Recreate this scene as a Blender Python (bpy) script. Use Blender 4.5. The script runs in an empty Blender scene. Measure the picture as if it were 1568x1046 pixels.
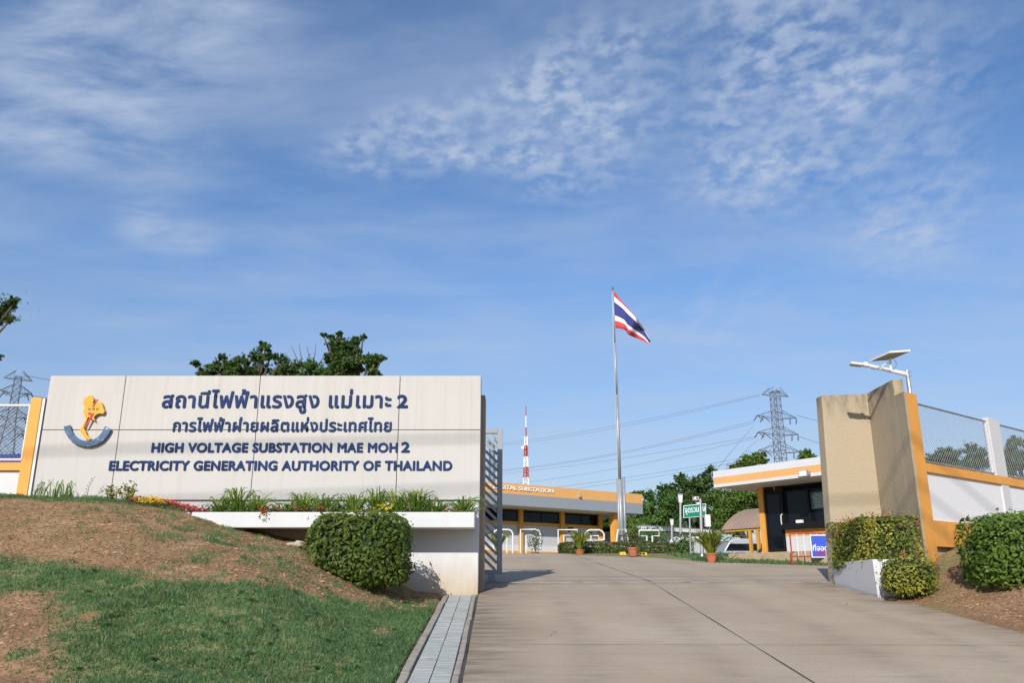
import bpy, math, random
import numpy as np
from mathutils import Vector, Matrix

R = math.radians
random.seed(7)
rng = np.random.default_rng(11)
sc = bpy.context.scene
COL = sc.collection

# ------------------------------------------------------------------ camera, sky, sun, exposure
FPX, PITCH = 1300.0, math.atan(377 / 1300.0)
cd = bpy.data.cameras.new('camera')
cam = bpy.data.objects.new('camera', cd)
COL.objects.link(cam)
cam.location = (0, 0, 0)                                  # eye level is z = 0
cam.rotation_euler = (math.pi / 2 + PITCH, 0, 0)
cd.sensor_fit = 'HORIZONTAL'
cd.sensor_width = 36
cd.lens = FPX / 1568 * 36
cd.clip_start, cd.clip_end = .05, 5000
sc.camera = cam
sc.render.resolution_x, sc.render.resolution_y = 1024, 684

SUN_EL, SUN_AZ = R(30.5), R(16)                             # sun low behind the camera, to its left
SUN_DIR = Vector((math.sin(SUN_AZ) * math.cos(SUN_EL), math.cos(SUN_AZ) * math.cos(SUN_EL), -math.sin(SUN_EL)))
sd = bpy.data.lights.new('sun', 'SUN')
sd.energy, sd.angle, sd.color = 3.4, R(.53), (1, .95, .87)
sun = bpy.data.objects.new('sun', sd)
COL.objects.link(sun)
sun.rotation_euler = SUN_DIR.to_track_quat('-Z', 'Y').to_euler()

sc.view_settings.view_transform = 'Standard'
sc.view_settings.look = 'None'
sc.view_settings.exposure = .52
sc.view_settings.gamma = 1
sc.view_settings.use_curve_mapping = False

# ------------------------------------------------------------------ pixel <-> world (photograph of 1568 x 1046)
_c, _s = math.cos(PITCH), math.sin(PITCH)
def ray(x, y):
    u, v = (x - 784) / FPX, (523 - y) / FPX
    return Vector((u, _c - v * _s, _s + v * _c))
def at(x, y, Y):
    r = ray(x, y)
    return r * (Y / r.y)
def at_z(x, y, z):
    r = ray(x, y)
    return r * (z / r.z)
def proj(X, Y, Z):
    d = Y * _c + Z * _s
    return 784 + FPX * X / d, 523 - FPX * (-Y * _s + Z * _c) / d

# ------------------------------------------------------------------ world: Nishita sky and thin high cloud
world = bpy.data.worlds.new("World")
sc.world = world
world.use_nodes = True
wt = world.node_tree
wn, wl = wt.nodes, wt.links
bg = wn['Background']
sky = wn.new('ShaderNodeTexSky')
sky.sky_type = 'NISHITA'
sky.sun_disc = False
sky.sun_elevation = SUN_EL
sky.sun_rotation = R(180) + SUN_AZ
sky.altitude = 300
sky.air_density, sky.dust_density, sky.ozone_density = 1.0, .35, 2.0
SKY_STRENGTH = .12
bg.inputs[1].default_value = SKY_STRENGTH

def _sock(v, node, i):
    if isinstance(v, bpy.types.NodeSocket): wl.new(v, node.inputs[i])
    else: node.inputs[i].default_value = v
def wmath(op, a, b=0.0, clamp=False):
    n = wn.new('ShaderNodeMath'); n.operation = op; n.use_clamp = clamp
    _sock(a, n, 0); _sock(b, n, 1)
    return n.outputs[0]
def wramp(v, lo, hi):
    n = wn.new('ShaderNodeMapRange'); n.interpolation_type = 'SMOOTHSTEP'
    _sock(v, n, 0); n.inputs[1].default_value = lo; n.inputs[2].default_value = hi
    return n.outputs[0]
tc = wn.new('ShaderNodeTexCoord')
sp = wn.new('ShaderNodeSeparateXYZ'); wl.new(tc.outputs['Generated'], sp.inputs[0])
den = wmath('ADD', wmath('MAXIMUM', sp.outputs[2], 0.0), .10)
cxn, cyn = wmath('DIVIDE', sp.outputs[0], den), wmath('DIVIDE', sp.outputs[1], den)
def plane_pt(px, py):
    r = ray(px, py).normalized()
    return r.x / (max(r.z, 0) + .10), r.y / (max(r.z, 0) + .10)
def blob(cx, cy, ax, ay, bx, by, soft=1.0):
    """soft ellipse in the cloud plane from a centre and the ends of its two half axes"""
    c = plane_pt(cx, cy); a = plane_pt(ax, ay); b = plane_pt(bx, by)
    a = (a[0] - c[0], a[1] - c[1]); b = (b[0] - c[0], b[1] - c[1])
    det = a[0] * b[1] - a[1] * b[0]
    dx, dy = wmath('SUBTRACT', cxn, c[0]), wmath('SUBTRACT', cyn, c[1])
    u = wmath('ADD', wmath('MULTIPLY', dx, b[1] / det), wmath('MULTIPLY', dy, -b[0] / det))
    v = wmath('ADD', wmath('MULTIPLY', dx, -a[1] / det), wmath('MULTIPLY', dy, a[0] / det))
    d = wmath('SQRT', wmath('ADD', wmath('MULTIPLY', u, u), wmath('MULTIPLY', v, v)))
    return wramp(d, 1.45, .1)
def wnoise(sx, sy, rot, scale, detail, rough, dist=0.0, off=(0, 0)):
    cb = wn.new('ShaderNodeCombineXYZ'); wl.new(cxn, cb.inputs[0]); wl.new(cyn, cb.inputs[1])
    mp = wn.new('ShaderNodeMapping'); wl.new(cb.outputs[0], mp.inputs[0])
    mp.inputs['Rotation'].default_value = (0, 0, rot); mp.inputs['Scale'].default_value = (sx, sy, 1)
    mp.inputs['Location'].default_value = (off[0], off[1], 0)
    n = wn.new('ShaderNodeTexNoise'); wl.new(mp.outputs[0], n.inputs[0])
    n.inputs['Scale'].default_value = scale; n.inputs['Detail'].default_value = detail
    n.inputs['Roughness'].default_value = rough; n.inputs['Distortion'].default_value = dist
    return n.outputs[0]
def wsum(vals):
    t = vals[0]
    for v in vals[1:]: t = wmath('ADD', t, v)
    return wmath('MINIMUM', t, 1.0)
# altocumulus: rows of small puffs, centre and right
alt_mask = wsum([wmath('MULTIPLY', blob(560, 232, 640, 220, 570, 270), .8), blob(650, 215, 760, 195, 665, 270), blob(770, 195, 880, 170, 790, 262), blob(880, 180, 1000, 140, 905, 270), blob(930, 120, 1030, 60, 985, 190),
                 wmath('MULTIPLY', blob(1170, 150, 1340, 60, 1230, 320), .85), wmath('MULTIPLY', blob(1330, 110, 1560, 30, 1400, 240), .6), wmath('MULTIPLY', blob(880, 275, 1000, 255, 890, 315), .6),
                 wmath('MULTIPLY', blob(1150, 270, 1270, 240, 1180, 320), .7), wmath('MULTIPLY', blob(1400, 330, 1520, 270, 1440, 420), .55)])
alt = wmath('MULTIPLY', alt_mask, wmath('MULTIPLY', wramp(wnoise(1, .95, .6, 25, 3.0, .5, .10), .34, .66),
            wmath('ADD', .45, wmath('MULTIPLY', wramp(wnoise(1, 1, 0, 6, 2, .5), .35, .65), .55))))
# cirrus veils: the big soft bank on the left, streaks on the right, thin haze lower down
cir_mask = wsum([blob(150, 90, 420, 130, 60, 220), wmath('MULTIPLY', blob(120, 215, 330, 265, 60, 265), .95), blob(245, 350, 330, 368, 255, 392),
                 wmath('MULTIPLY', blob(240, 20, 430, 30, 240, 70), .7)])
str_mask = wsum([wmath('MULTIPLY', blob(1330, 120, 1560, 20, 1420, 240), .8), blob(1390, 330, 1500, 270, 1430, 400),
                 wmath('MULTIPLY', blob(1150, 270, 1260, 240, 1180, 310), .9), wmath('MULTIPLY', blob(1080, 480, 1200, 430, 1120, 520), .55),
                 wmath('MULTIPLY', blob(1480, 450, 1568, 430, 1490, 480), .4)])
cir = wmath('MULTIPLY', cir_mask, wramp(wnoise(1, 2.2, -.55, 3.2, 7, .62, .35), .24, .74))
strk = wmath('MULTIPLY', str_mask, wramp(wnoise(2.0, .8, .75, 6.5, 6, .62, .4, (3, 1)), .36, .78))
veil = wmath('MULTIPLY', wramp(wnoise(.8, 1.6, .2, 1.6, 6, .6, .3, (5, 2)), .30, .78), .40)
cloud = wmath('MINIMUM', wmath('ADD', wmath('ADD', wmath('MULTIPLY', alt, .58), wmath('MULTIPLY', cir, .78)),
              wmath('ADD', wmath('MULTIPLY', strk, .46), veil)), .85)
low = wramp(sp.outputs[2], .0, .06)
haze_low = wmath('MULTIPLY', wmath('SUBTRACT', 1.0, wramp(sp.outputs[2], .06, .42)), .36)
cloud = wmath('MULTIPLY', wmath('SUBTRACT', 1.0, wmath('MULTIPLY', wmath('SUBTRACT', 1.0, cloud), wmath('SUBTRACT', 1.0, haze_low))), low)
mx = wn.new('ShaderNodeMix'); mx.data_type = 'RGBA'
hs = wn.new('ShaderNodeHueSaturation'); hs.inputs['Saturation'].default_value = 1.2; hs.inputs['Value'].default_value = .90
wl.new(sky.outputs[0], hs.inputs['Color'])
tw = wn.new('ShaderNodeMix'); tw.data_type = 'RGBA'; tw.blend_type = 'MULTIPLY'; tw.inputs[0].default_value = 1; tw.inputs[7].default_value = (1.06, .965, 1.0, 1)
wl.new(hs.outputs[0], tw.inputs[6])
wl.new(cloud, mx.inputs[0]); hz = wn.new('ShaderNodeMapRange'); wl.new(sp.outputs[2], hz.inputs[0]); hz.inputs[1].default_value = .0; hz.inputs[2].default_value = .34; hz.inputs[3].default_value = .58; hz.inputs[4].default_value = 1.0
hv = wn.new('ShaderNodeVectorMath'); hv.operation = 'SCALE'; wl.new(tw.outputs[2], hv.inputs[0]); wl.new(hz.outputs[0], hv.inputs['Scale'])
wl.new(hv.outputs[0], mx.inputs[6])
mx.inputs[7].default_value = (2.85, 3.4, 4.35, 1)
wl.new(mx.outputs[2], bg.inputs[0])

# ------------------------------------------------------------------ materials
def mat(name, col, rough=.65, var=.08, scale=2.5, bump=0.0, bscale=60, metal=0.0, detail=5, stretch=(1, 1, 1), dark=None, dlo=.55, dhi=.75, dscale=1.5, dstretch=(1, 1, 1), spec=.4):
    m = bpy.data.materials.new(name); m.use_nodes = True
    nt = m.node_tree; N, L = nt.nodes, nt.links
    p = N['Principled BSDF']
    p.inputs['Roughness'].default_value = rough; p.inputs['Metallic'].default_value = metal
    p.inputs['Specular IOR Level'].default_value = spec
    t = N.new('ShaderNodeTexCoord')
    mp = N.new('ShaderNodeMapping'); mp.inputs['Scale'].default_value = stretch; L.new(t.outputs['Object'], mp.inputs[0])
    n = N.new('ShaderNodeTexNoise'); n.inputs['Scale'].default_value = scale; n.inputs['Detail'].default_value = detail
    L.new(mp.outputs[0], n.inputs[0])
    mr = N.new('ShaderNodeMapRange'); mr.inputs[1].default_value = .3; mr.inputs[2].default_value = .7; L.new(n.outputs[0], mr.inputs[0])
    a = N.new('ShaderNodeMix'); a.data_type = 'RGBA'; L.new(mr.outputs[0], a.inputs[0])
    a.inputs[6].default_value = tuple(min(1, c * (1 - var)) for c in col) + (1,)
    a.inputs[7].default_value = tuple(min(1, c * (1 + var)) for c in col) + (1,)
    out = a.outputs[2]
    if dark:
        mp2 = N.new('ShaderNodeMapping'); mp2.inputs['Scale'].default_value = dstretch; L.new(t.outputs['Object'], mp2.inputs[0])
        n2 = N.new('ShaderNodeTexNoise'); n2.inputs['Scale'].default_value = dscale; n2.inputs['Detail'].default_value = 6; n2.inputs['Roughness'].default_value = .65
        L.new(mp2.outputs[0], n2.inputs[0])
        r2 = N.new('ShaderNodeMapRange'); r2.inputs[1].default_value = dlo; r2.inputs[2].default_value = dhi; L.new(n2.outputs[0], r2.inputs[0])
        b = N.new('ShaderNodeMix'); b.data_type = 'RGBA'; L.new(r2.outputs[0], b.inputs[0]); L.new(out, b.inputs[6])
        b.inputs[7].default_value = tuple(dark) + (1,)
        out = b.outputs[2]
    L.new(out, p.inputs['Base Color'])
    if bump:
        n3 = N.new('ShaderNodeTexNoise'); n3.inputs['Scale'].default_value = bscale; n3.inputs['Detail'].default_value = 4
        L.new(t.outputs['Object'], n3.inputs[0])
        bp = N.new('ShaderNodeBump'); bp.inputs['Strength'].default_value = bump; bp.inputs['Distance'].default_value = .02
        L.new(n3.outputs[0], bp.inputs['Height']); L.new(bp.outputs[0], p.inputs['Normal'])
    return m

def zstain(m, zs, zd, col, amount, sx=4.0, vert=.5):
    """dirt that starts at height zs and thins out towards zd (world heights), broken up into runs"""
    nt = m.node_tree; N, L = nt.nodes, nt.links; p = N['Principled BSDF']; src = p.inputs['Base Color'].links[0].from_socket
    g = N.new('ShaderNodeNewGeometry'); sz = N.new('ShaderNodeSeparateXYZ'); L.new(g.outputs['Position'], sz.inputs[0])
    mp = N.new('ShaderNodeMapping'); mp.inputs['Scale'].default_value = (sx, sx, vert); L.new(g.outputs['Position'], mp.inputs[0])
    n = N.new('ShaderNodeTexNoise'); n.inputs['Scale'].default_value = 2; n.inputs['Detail'].default_value = 6; L.new(mp.outputs[0], n.inputs[0])
    r = N.new('ShaderNodeMapRange'); L.new(sz.outputs[2], r.inputs[0]); r.inputs[1].default_value = zs; r.inputs[2].default_value = zd; r.inputs[3].default_value = 1; r.inputs[4].default_value = 0
    q = N.new('ShaderNodeMapRange'); L.new(n.outputs[0], q.inputs[0]); q.inputs[1].default_value = .38; q.inputs[2].default_value = .66; q.inputs[4].default_value = amount
    k = N.new('ShaderNodeMath'); k.operation = 'MULTIPLY'; L.new(r.outputs[0], k.inputs[0]); L.new(q.outputs[0], k.inputs[1])
    x = N.new('ShaderNodeMix'); x.data_type = 'RGBA'; L.new(k.outputs[0], x.inputs[0]); L.new(src, x.inputs[6]); x.inputs[7].default_value = tuple(col) + (1,)
    L.new(x.outputs[2], p.inputs['Base Color'])
def leafmat(name, c0, c1, c2=None, trans=.3, rough=.5):
    """colour per leaf from the point attribute 'tint': c0 .. c1 (.. c2)"""
    m = bpy.data.materials.new(name); m.use_nodes = True
    nt = m.node_tree; N, L = nt.nodes, nt.links
    p = N['Principled BSDF']; p.inputs['Roughness'].default_value = rough; p.inputs['Specular IOR Level'].default_value = .35
    at_ = N.new('ShaderNodeAttribute'); at_.attribute_name = 'tint'
    cr = N.new('ShaderNodeValToRGB'); L.new(at_.outputs['Fac'], cr.inputs[0])
    e = cr.color_ramp.elements
    e[0].color = tuple(c0) + (1,); e[1].color = tuple(c1) + (1,)
    if c2:
        e[1].position = .72
        x = e.new(1.0); x.color = tuple(c2) + (1,)
    L.new(cr.outputs[0], p.inputs['Base Color'])
    if trans:
        tr = N.new('ShaderNodeBsdfTranslucent'); L.new(cr.outputs[0], tr.inputs[0])
        ms = N.new('ShaderNodeMixShader'); ms.inputs[0].default_value = trans
        L.new(p.outputs[0], ms.inputs[1]); L.new(tr.outputs[0], ms.inputs[2])
        L.new(ms.outputs[0], N['Material Output'].inputs[0])
    return m

M = {}
M['panel'] = mat('panel', (.485, .47, .447), .6, .03, 1.2, .04, 90, dark=(.37, .335, .285), dlo=.55, dhi=1.05, dscale=2.2, dstretch=(3.2, 1, .22))
M['white'] = mat('white_paint', (.565, .57, .575), .6, .03, 1.5, .05, 70, dark=(.46, .39, .29), dlo=.58, dhi=.98, dscale=1.6, dstretch=(1.6, 1, .6))
zstain(M['panel'], 3.72, 2.5, (.38, .33, .27), .20, 5, .12); zstain(M['panel'], 2.70, 1.9, (.38, .33, .27), .18, 7, .10)
M['white_clean'] = mat('white_clean', (.63, .63, .64), .5, .02, 2)
M['navy'] = mat('navy_letters', (.013, .036, .118), .6, .25, 5, spec=.12)
M['gap'] = mat('dark_gap', (.13, .115, .10), .9, .1)
M['orange'] = mat('orange_paint', (.70, .325, .062), .6, .05, 2, .03, 60, dark=(.54, .24, .05), dlo=.55, dhi=1.0, dscale=1.8, dstretch=(2, 2, .5))
M['orange_dk'] = mat('ochre_paint', (.62, .30, .04), .6, .05, 2)
M['peach'] = mat('fascia_orange', (.72, .38, .135), .55, .03, 2)
M['fascia_grey'] = mat('fascia_grey', (.27, .30, .34), .5, .05, 3, stretch=(.3, .3, 14))
M['soffit'] = mat('soffit_board', (.62, .58, .56), .7, .04, 2)
M['wall_grey'] = mat('wall_grey', (.50, .50, .53), .7, .04, 2)
M['roughcast'] = mat('roughcast', (.42, .345, .24), .9, .12, 40, .55, 85, dark=(.25, .20, .14), dlo=.56, dhi=.95, dscale=1.3, dstretch=(1.5, 1.5, .45))
M['chain'] = mat('chain_wire', (.30, .31, .33), .5, .08, 5)
zstain(M['roughcast'], 3.85, 3.15, (.10, .085, .06), .75, 3, 1.2); zstain(M['roughcast'], -.15, .9, (.13, .095, .06), .7, 2, 1)
zstain(M['orange'], .55, 1.3, (.34, .18, .07), .5, 3, 1)
M['steel'] = mat('galvanised', (.42, .43, .44), .4, .12, 6, metal=.65)
M['pole_grey'] = mat('pole_grey', (.33, .345, .36), .5, .12, 5, metal=.35)
M['steel_dk'] = mat('pylon_steel', (.17, .18, .20), .6, .1, 5, metal=.3)
M['gate'] = mat('gate_grey', (.28, .305, .32), .55, .07, 3, metal=.0, dark=(.24, .25, .25), dlo=.6, dhi=.85, dscale=3)
M['tube_white'] = mat('tube_white', (.70, .70, .70), .4, .02, 4)
M['glass'] = mat('dark_glass', (.006, .008, .014), .05, .1, 1, spec=.22)
M['black'] = mat('black_frame', (.010, .010, .012), .5, .1, 3, spec=.2)
M['yellow'] = mat('emblem_yellow', (.66, .335, .015), .45, .04, 4)
M['red'] = mat('bolt_red', (.50, .035, .03), .5, .1, 4)
M['arc'] = mat('emblem_arc', (.060, .115, .215), .5, .15, 9, dark=(.42, .44, .48), dlo=.60, dhi=.72, dscale=16)
M['terracotta'] = mat('terracotta', (.42, .135, .065), .75, .12, 6, .1, 40)
M['hazard'] = mat('yellow_box', (.70, .42, .02), .5, .06, 5)
M['green_sign'] = mat('green_sign', (.0, .20, .135), .4, .05, 2)
M['blue_sign'] = mat('blue_sign', (.05, .10, .56), .4, .04, 2)
M['sign_white'] = mat('sign_white', (.82, .82, .82), .5, .02, 2)
M['sign_red'] = mat('sign_red', (.42, .02, .03), .5, .05, 2)
M['barrier_red'] = mat('barrier_red', (.42, .055, .04), .55, .15, 8)
M['poster'] = mat('poster_green', (.015, .10, .075), .4, .05, 3)
M['canopy'] = mat('canopy_brown', (.31, .225, .17), .55, .1, 3)
M['van'] = mat('van_white', (.36, .37, .40), .3, .03, 2, spec=.6)
M['flag_red'] = mat('flag_red', (.58, .05, .06), .8, .05, 4)
M['flag_white'] = mat('flag_white', (.80, .80, .82), .8, .03, 4)
M['flag_blue'] = mat('flag_blue', (.035, .045, .20), .8, .08, 4)
M['mast_red'] = mat('mast_red', (.45, .06, .035), .6, .1, 1)
M['mast_white'] = mat('mast_white', (.75, .75, .75), .6, .05, 1)
M['solar'] = mat('solar_cells', (.03, .035, .06), .25, .1, 5)
M['panel_back'] = mat('panel_back', (.36, .33, .28), .6, .1, 5)
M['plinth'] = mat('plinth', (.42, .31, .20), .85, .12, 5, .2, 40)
M['blue_roof'] = mat('blue_roof', (.03, .05, .24), .5, .05, 2)
M['bark'] = mat('bark', (.10, .075, .05), .9, .25, 12, .4, 30)
M['stone'] = mat('pale_stone', (.42, .36, .28), .85, .15, 8, .3, 30)
M['cable'] = mat('cable', (.11, .115, .125), .5, .1, 2)
M['insulator'] = mat('insulator', (.09, .08, .075), .3, .1, 3)
M['tile'] = mat('drain_cover', (.36, .375, .35), .8, .12, 3, .15, 60, dark=(.19, .195, .18), dlo=.55, dhi=.85, dscale=5)
M['kerb'] = mat('kerb_concrete', (.33, .29, .24), .9, .18, 9, .4, 50, dark=(.12, .11, .095), dlo=.52, dhi=.75, dscale=7)
M['joint'] = mat('joint_filler', (.06, .055, .05), .9, .3, 10)
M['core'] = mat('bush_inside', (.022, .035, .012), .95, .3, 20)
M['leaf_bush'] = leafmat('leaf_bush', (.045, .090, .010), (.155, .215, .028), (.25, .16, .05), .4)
M['leaf_bush_r'] = leafmat('leaf_bush_r', (.05, .105, .013), (.165, .265, .034), (.24, .31, .06), .4)
M['leaf_ixora'] = leafmat('leaf_ixora', (.040, .10, .015), (.40, .38, .045), (.55, .50, .15), .35)
M['leaf_hedge'] = leafmat('leaf_hedge', (.035, .075, .016), (.12, .14, .034), (.20, .11, .06), .3)
M['leaf_dark'] = leafmat('leaf_dark', (.030, .070, .016), (.105, .18, .036), (.20, .23, .06), .4)
M['leaf_mid'] = leafmat('leaf_mid', (.042, .105, .018), (.13, .24, .042), (.22, .30, .07), .45)
M['leaf_bright'] = leafmat('leaf_bright', (.060, .115, .018), (.17, .265, .040), (.26, .32, .07), .45)
M['leaf_feather'] = leafmat('leaf_feather', (.035, .080, .025), (.11, .19, .055), (.17, .24, .09), .4)
M['strap'] = leafmat('strap_leaf', (.07, .16, .018), (.24, .36, .045), (.42, .44, .10), .45)
M['palm'] = leafmat('palm_leaf', (.09, .15, .02), (.24, .28, .035), (.38, .34, .05), .35)
M['fl_red'] = leafmat('red_petal', (.34, .03, .03), (.60, .06, .06), (.62, .12, .10), .2)
M['fl_yel'] = leafmat('yellow_petal', (.60, .45, .01), (.80, .62, .02), (.85, .70, .08), .2)
M['fl_white'] = leafmat('white_petal', (.6, .6, .58), (.8, .8, .78), (.85, .85, .82), .2)
M['grass'] = leafmat('grass_blade', (.115, .225, .085), (.25, .41, .165), (.50, .46, .21), .6, .6)

# ------------------------------------------------------------------ mesh builder
class MB:
    def __init__(s): s.v, s.f, s.m = [], [], []
    def add(s, vs, fs, mi=0):
        b = len(s.v); s.v.extend([tuple(v) for v in vs]); s.f.extend([tuple(i + b for i in f) for f in fs]); s.m.extend([mi] * len(fs))
    def hexa(s, c, mi=0):
        """8 corners: bottom ring of 4, then top ring of 4"""
        s.add(c, [(3, 2, 1, 0), (4, 5, 6, 7), (0, 1, 5, 4), (1, 2, 6, 5), (2, 3, 7, 6), (3, 0, 4, 7)], mi)
    def box(s, x0, x1, y0, y1, z0, z1, mi=0):
        s.hexa([(x0, y0, z0), (x1, y0, z0), (x1, y1, z0), (x0, y1, z0), (x0, y0, z1), (x1, y0, z1), (x1, y1, z1), (x0, y1, z1)], mi)
    def bar(s, a, b, w, h, up=(0, 0, 1), mi=0):
        a, b = Vector(a), Vector(b); d = (b - a).normalized(); u = Vector(up)
        x = d.cross(u)
        if x.length < 1e-4: x = d.cross(Vector((1, 0, 0)))
        x.normalize(); u = x.cross(d)
        c = []
        for q in (-1, 1):
            for p, k in ((a, -1), (a, 1), (b, 1), (b, -1)): c.append(p + x * (w / 2 * k) + u * (h / 2 * q))
        s.hexa(c, mi)
    def tube(s, pts, r, n=6, mi=0, cap=True):
        pts = [Vector(p) for p in pts]; rs = r if isinstance(r, (list, tuple)) else [r] * len(pts)
        vs, fs = [], []; px = None
        for i, p in enumerate(pts):
            d = (pts[min(i + 1, len(pts) - 1)] - pts[max(i - 1, 0)]).normalized()
            if px is None:
                px = d.cross(Vector((0, 0, 1)))
                if px.length < .05: px = d.cross(Vector((1, 0, 0)))
            x = px - d * px.dot(d); x.normalize(); px = x; y = d.cross(x)
            for k in range(n):
                a = 2 * math.pi * k / n; vs.append(p + (x * math.cos(a) + y * math.sin(a)) * rs[i])
        for i in range(len(pts) - 1):
            for k in range(n): fs.append((i * n + k, i * n + (k + 1) % n, (i + 1) * n + (k + 1) % n, (i + 1) * n + k))
        if cap: fs.append(tuple(reversed(range(n)))); fs.append(tuple(range((len(pts) - 1) * n, len(pts) * n)))
        s.add(vs, fs, mi)
    def lathe(s, c, prof, n=20, mi=0):
        vs, fs = [], []
        for r, z in prof:
            for k in range(n):
                a = 2 * math.pi * k / n; vs.append((c[0] + r * math.cos(a), c[1] + r * math.sin(a), c[2] + z))
        for i in range(len(prof) - 1):
            for k in range(n): fs.append((i * n + k, i * n + (k + 1) % n, (i + 1) * n + (k + 1) % n, (i + 1) * n + k))
        fs.append(tuple(reversed(range(n)))); fs.append(tuple(range((len(prof) - 1) * n, len(prof) * n)))
        s.add(vs, fs, mi)
    def prism(s, poly, y0, y1, mi=0):
        """polygon of (x, z) points, extruded between y0 (near) and y1"""
        n = len(poly)
        s.add([(x, y0, z) for x, z in poly] + [(x, y1, z) for x, z in poly],
              [tuple(range(n)), tuple(reversed(range(n, 2 * n)))] + [(i, i + n, (i + 1) % n + n, (i + 1) % n) for i in range(n)], mi)
    def build(s, name, m, parent=None, bevel=0, smooth=False, origin=None):
        me = bpy.data.meshes.new(name)
        v = np.array(s.v, dtype=float).reshape(-1, 3)
        if parent is not None: o0 = np.array(parent['_w'])
        elif origin is not None: o0 = np.array(origin, dtype=float)
        else: o0 = np.array([(v[:, 0].min() + v[:, 0].max()) / 2, (v[:, 1].min() + v[:, 1].max()) / 2, v[:, 2].min()])
        me.from_pydata((v - o0).tolist(), [], s.f)
        for mm in (m if isinstance(m, (list, tuple)) else [m]): me.materials.append(mm)
        if any(s.m): me.polygons.foreach_set('material_index', s.m)
        if smooth: me.polygons.foreach_set('use_smooth', [True] * len(me.polygons))
        import bmesh
        b = bmesh.new(); b.from_mesh(me); bmesh.ops.recalc_face_normals(b, faces=b.faces); b.to_mesh(me); b.free()
        o = bpy.data.objects.new(name, me); COL.objects.link(o)
        if parent is not None: o.parent = parent; o['_w'] = list(parent['_w'])
        else: o.location = o0; o['_w'] = list(map(float, o0))
        if bevel:
            bv = o.modifiers.new('bevel', 'BEVEL'); bv.width = bevel; bv.segments = 2; bv.limit_method = 'ANGLE'; bv.angle_limit = R(40)
        return o

def tag(o, label=None, cat=None, group=None, kind=None):
    if label: o['label'] = label
    if cat: o['category'] = cat
    if group: o['group'] = group
    if kind: o['kind'] = kind
    return o
def thing(name, loc, label, cat, group=None):
    o = bpy.data.objects.new(name, None); COL.objects.link(o); o.empty_display_size = .2
    o.location = loc; o['_w'] = [float(a) for a in loc]
    return tag(o, label, cat, group)
def copy_tree(o, parent=None):
    c = o.copy(); COL.objects.link(c)
    if parent is not None: c.parent = parent
    for ch in list(o.children): copy_tree(ch, c)
    return c

class Fac:
    """a vertical plane: s along it, z up, off out of it (towards its normal)"""
    def __init__(f, p, d, n): f.p = Vector((p[0], p[1], 0)); f.d = Vector((d[0], d[1], 0)).normalized(); f.n = Vector((n[0], n[1], 0)).normalized()
    def to(f, x, y, off=0.0):
        r = ray(x, y); q = f.p + f.n * off
        P = r * (q.dot(f.n) / r.dot(f.n))
        return (P - q).dot(f.d), P.z
    def P(f, s, z, off=0.0):
        q = f.p + f.d * s + f.n * off
        return Vector((q.x, q.y, z))
    def box(f, mb, s0, s1, z0, z1, o0, o1, mi=0):
        mb.hexa([f.P(s0, z0, o0), f.P(s1, z0, o0), f.P(s1, z0, o1), f.P(s0, z0, o1), f.P(s0, z1, o0), f.P(s1, z1, o0), f.P(s1, z1, o1), f.P(s0, z1, o1)], mi)

# ------------------------------------------------------------------ text as solid letters
def text_mesh(txt, size=1.0, extrude=.02, thick=0.0, spacing=1.0):
    """returns vertices (N,3: x right, y up, z out) and faces; thick fattens the strokes"""
    c = bpy.data.curves.new('lettering', 'FONT'); c.body = txt; c.size = size; c.extrude = extrude / 2; c.space_character = spacing; c.resolution_u = 5
    o = bpy.data.objects.new('lettering', c); COL.objects.link(o)
    dg = bpy.context.evaluated_depsgraph_get(); dg.update()
    me = bpy.data.meshes.new_from_object(o.evaluated_get(dg))
    v = np.array([p.co[:] for p in me.vertices]); f = [tuple(p.vertices) for p in me.polygons]
    bpy.data.objects.remove(o); bpy.data.curves.remove(c); bpy.data.meshes.remove(me)
    zf = v[:, 2].max() - 1e-4; nv, nf = [], []                    # front faces of overlapping strokes get slightly different depths
    for q in f:
        if all(v[i, 2] > zf for i in q):
            j = random.uniform(0, .012); b = len(v) + len(nv); nv += [(v[i, 0], v[i, 1], v[i, 2] + j) for i in q]; nf.append(tuple(range(b, b + len(q))))
        else: nf.append(q)
    return np.concatenate([v, np.array(nv).reshape(-1, 3)]), nf
def fit_text(txt, x0, x1, base, ref, refh, extrude=.03, thick=.01, spacing=1.0):
    """letters spanning x0..x1 on baseline z = base; the glyphs of ref get the height refh. In the plane (x, z), front at y = 0"""
    v, f = text_mesh(txt, 1.0, 1.0, spacing=spacing)
    rv, _ = text_mesh(ref, 1.0, 1.0)
    sx = (x1 - x0 - 2 * thick) / (v[:, 0].max() - v[:, 0].min()); sz = (refh - 2 * thick) / (rv[:, 1].max() - max(rv[:, 1].min(), 0))
    X = (v[:, 0] - v[:, 0].min()) * sx + x0 + thick; Z = v[:, 1] * sz + base + thick; D = v[:, 2]
    out, fs, n = [], [], len(v)
    offs = [(0, 0)]
    if thick: offs += [(thick * math.cos(a), thick * math.sin(a)) for a in np.arange(8) * math.pi / 4]
    for i, (dx, dz) in enumerate(offs):
        out.append(np.stack([X + dx, (D * (-1) + .5) * extrude + (.0005 * i), Z + dz], 1)); fs += [tuple(k + n * i for k in q) for q in f]
    return np.concatenate(out), fs

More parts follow.
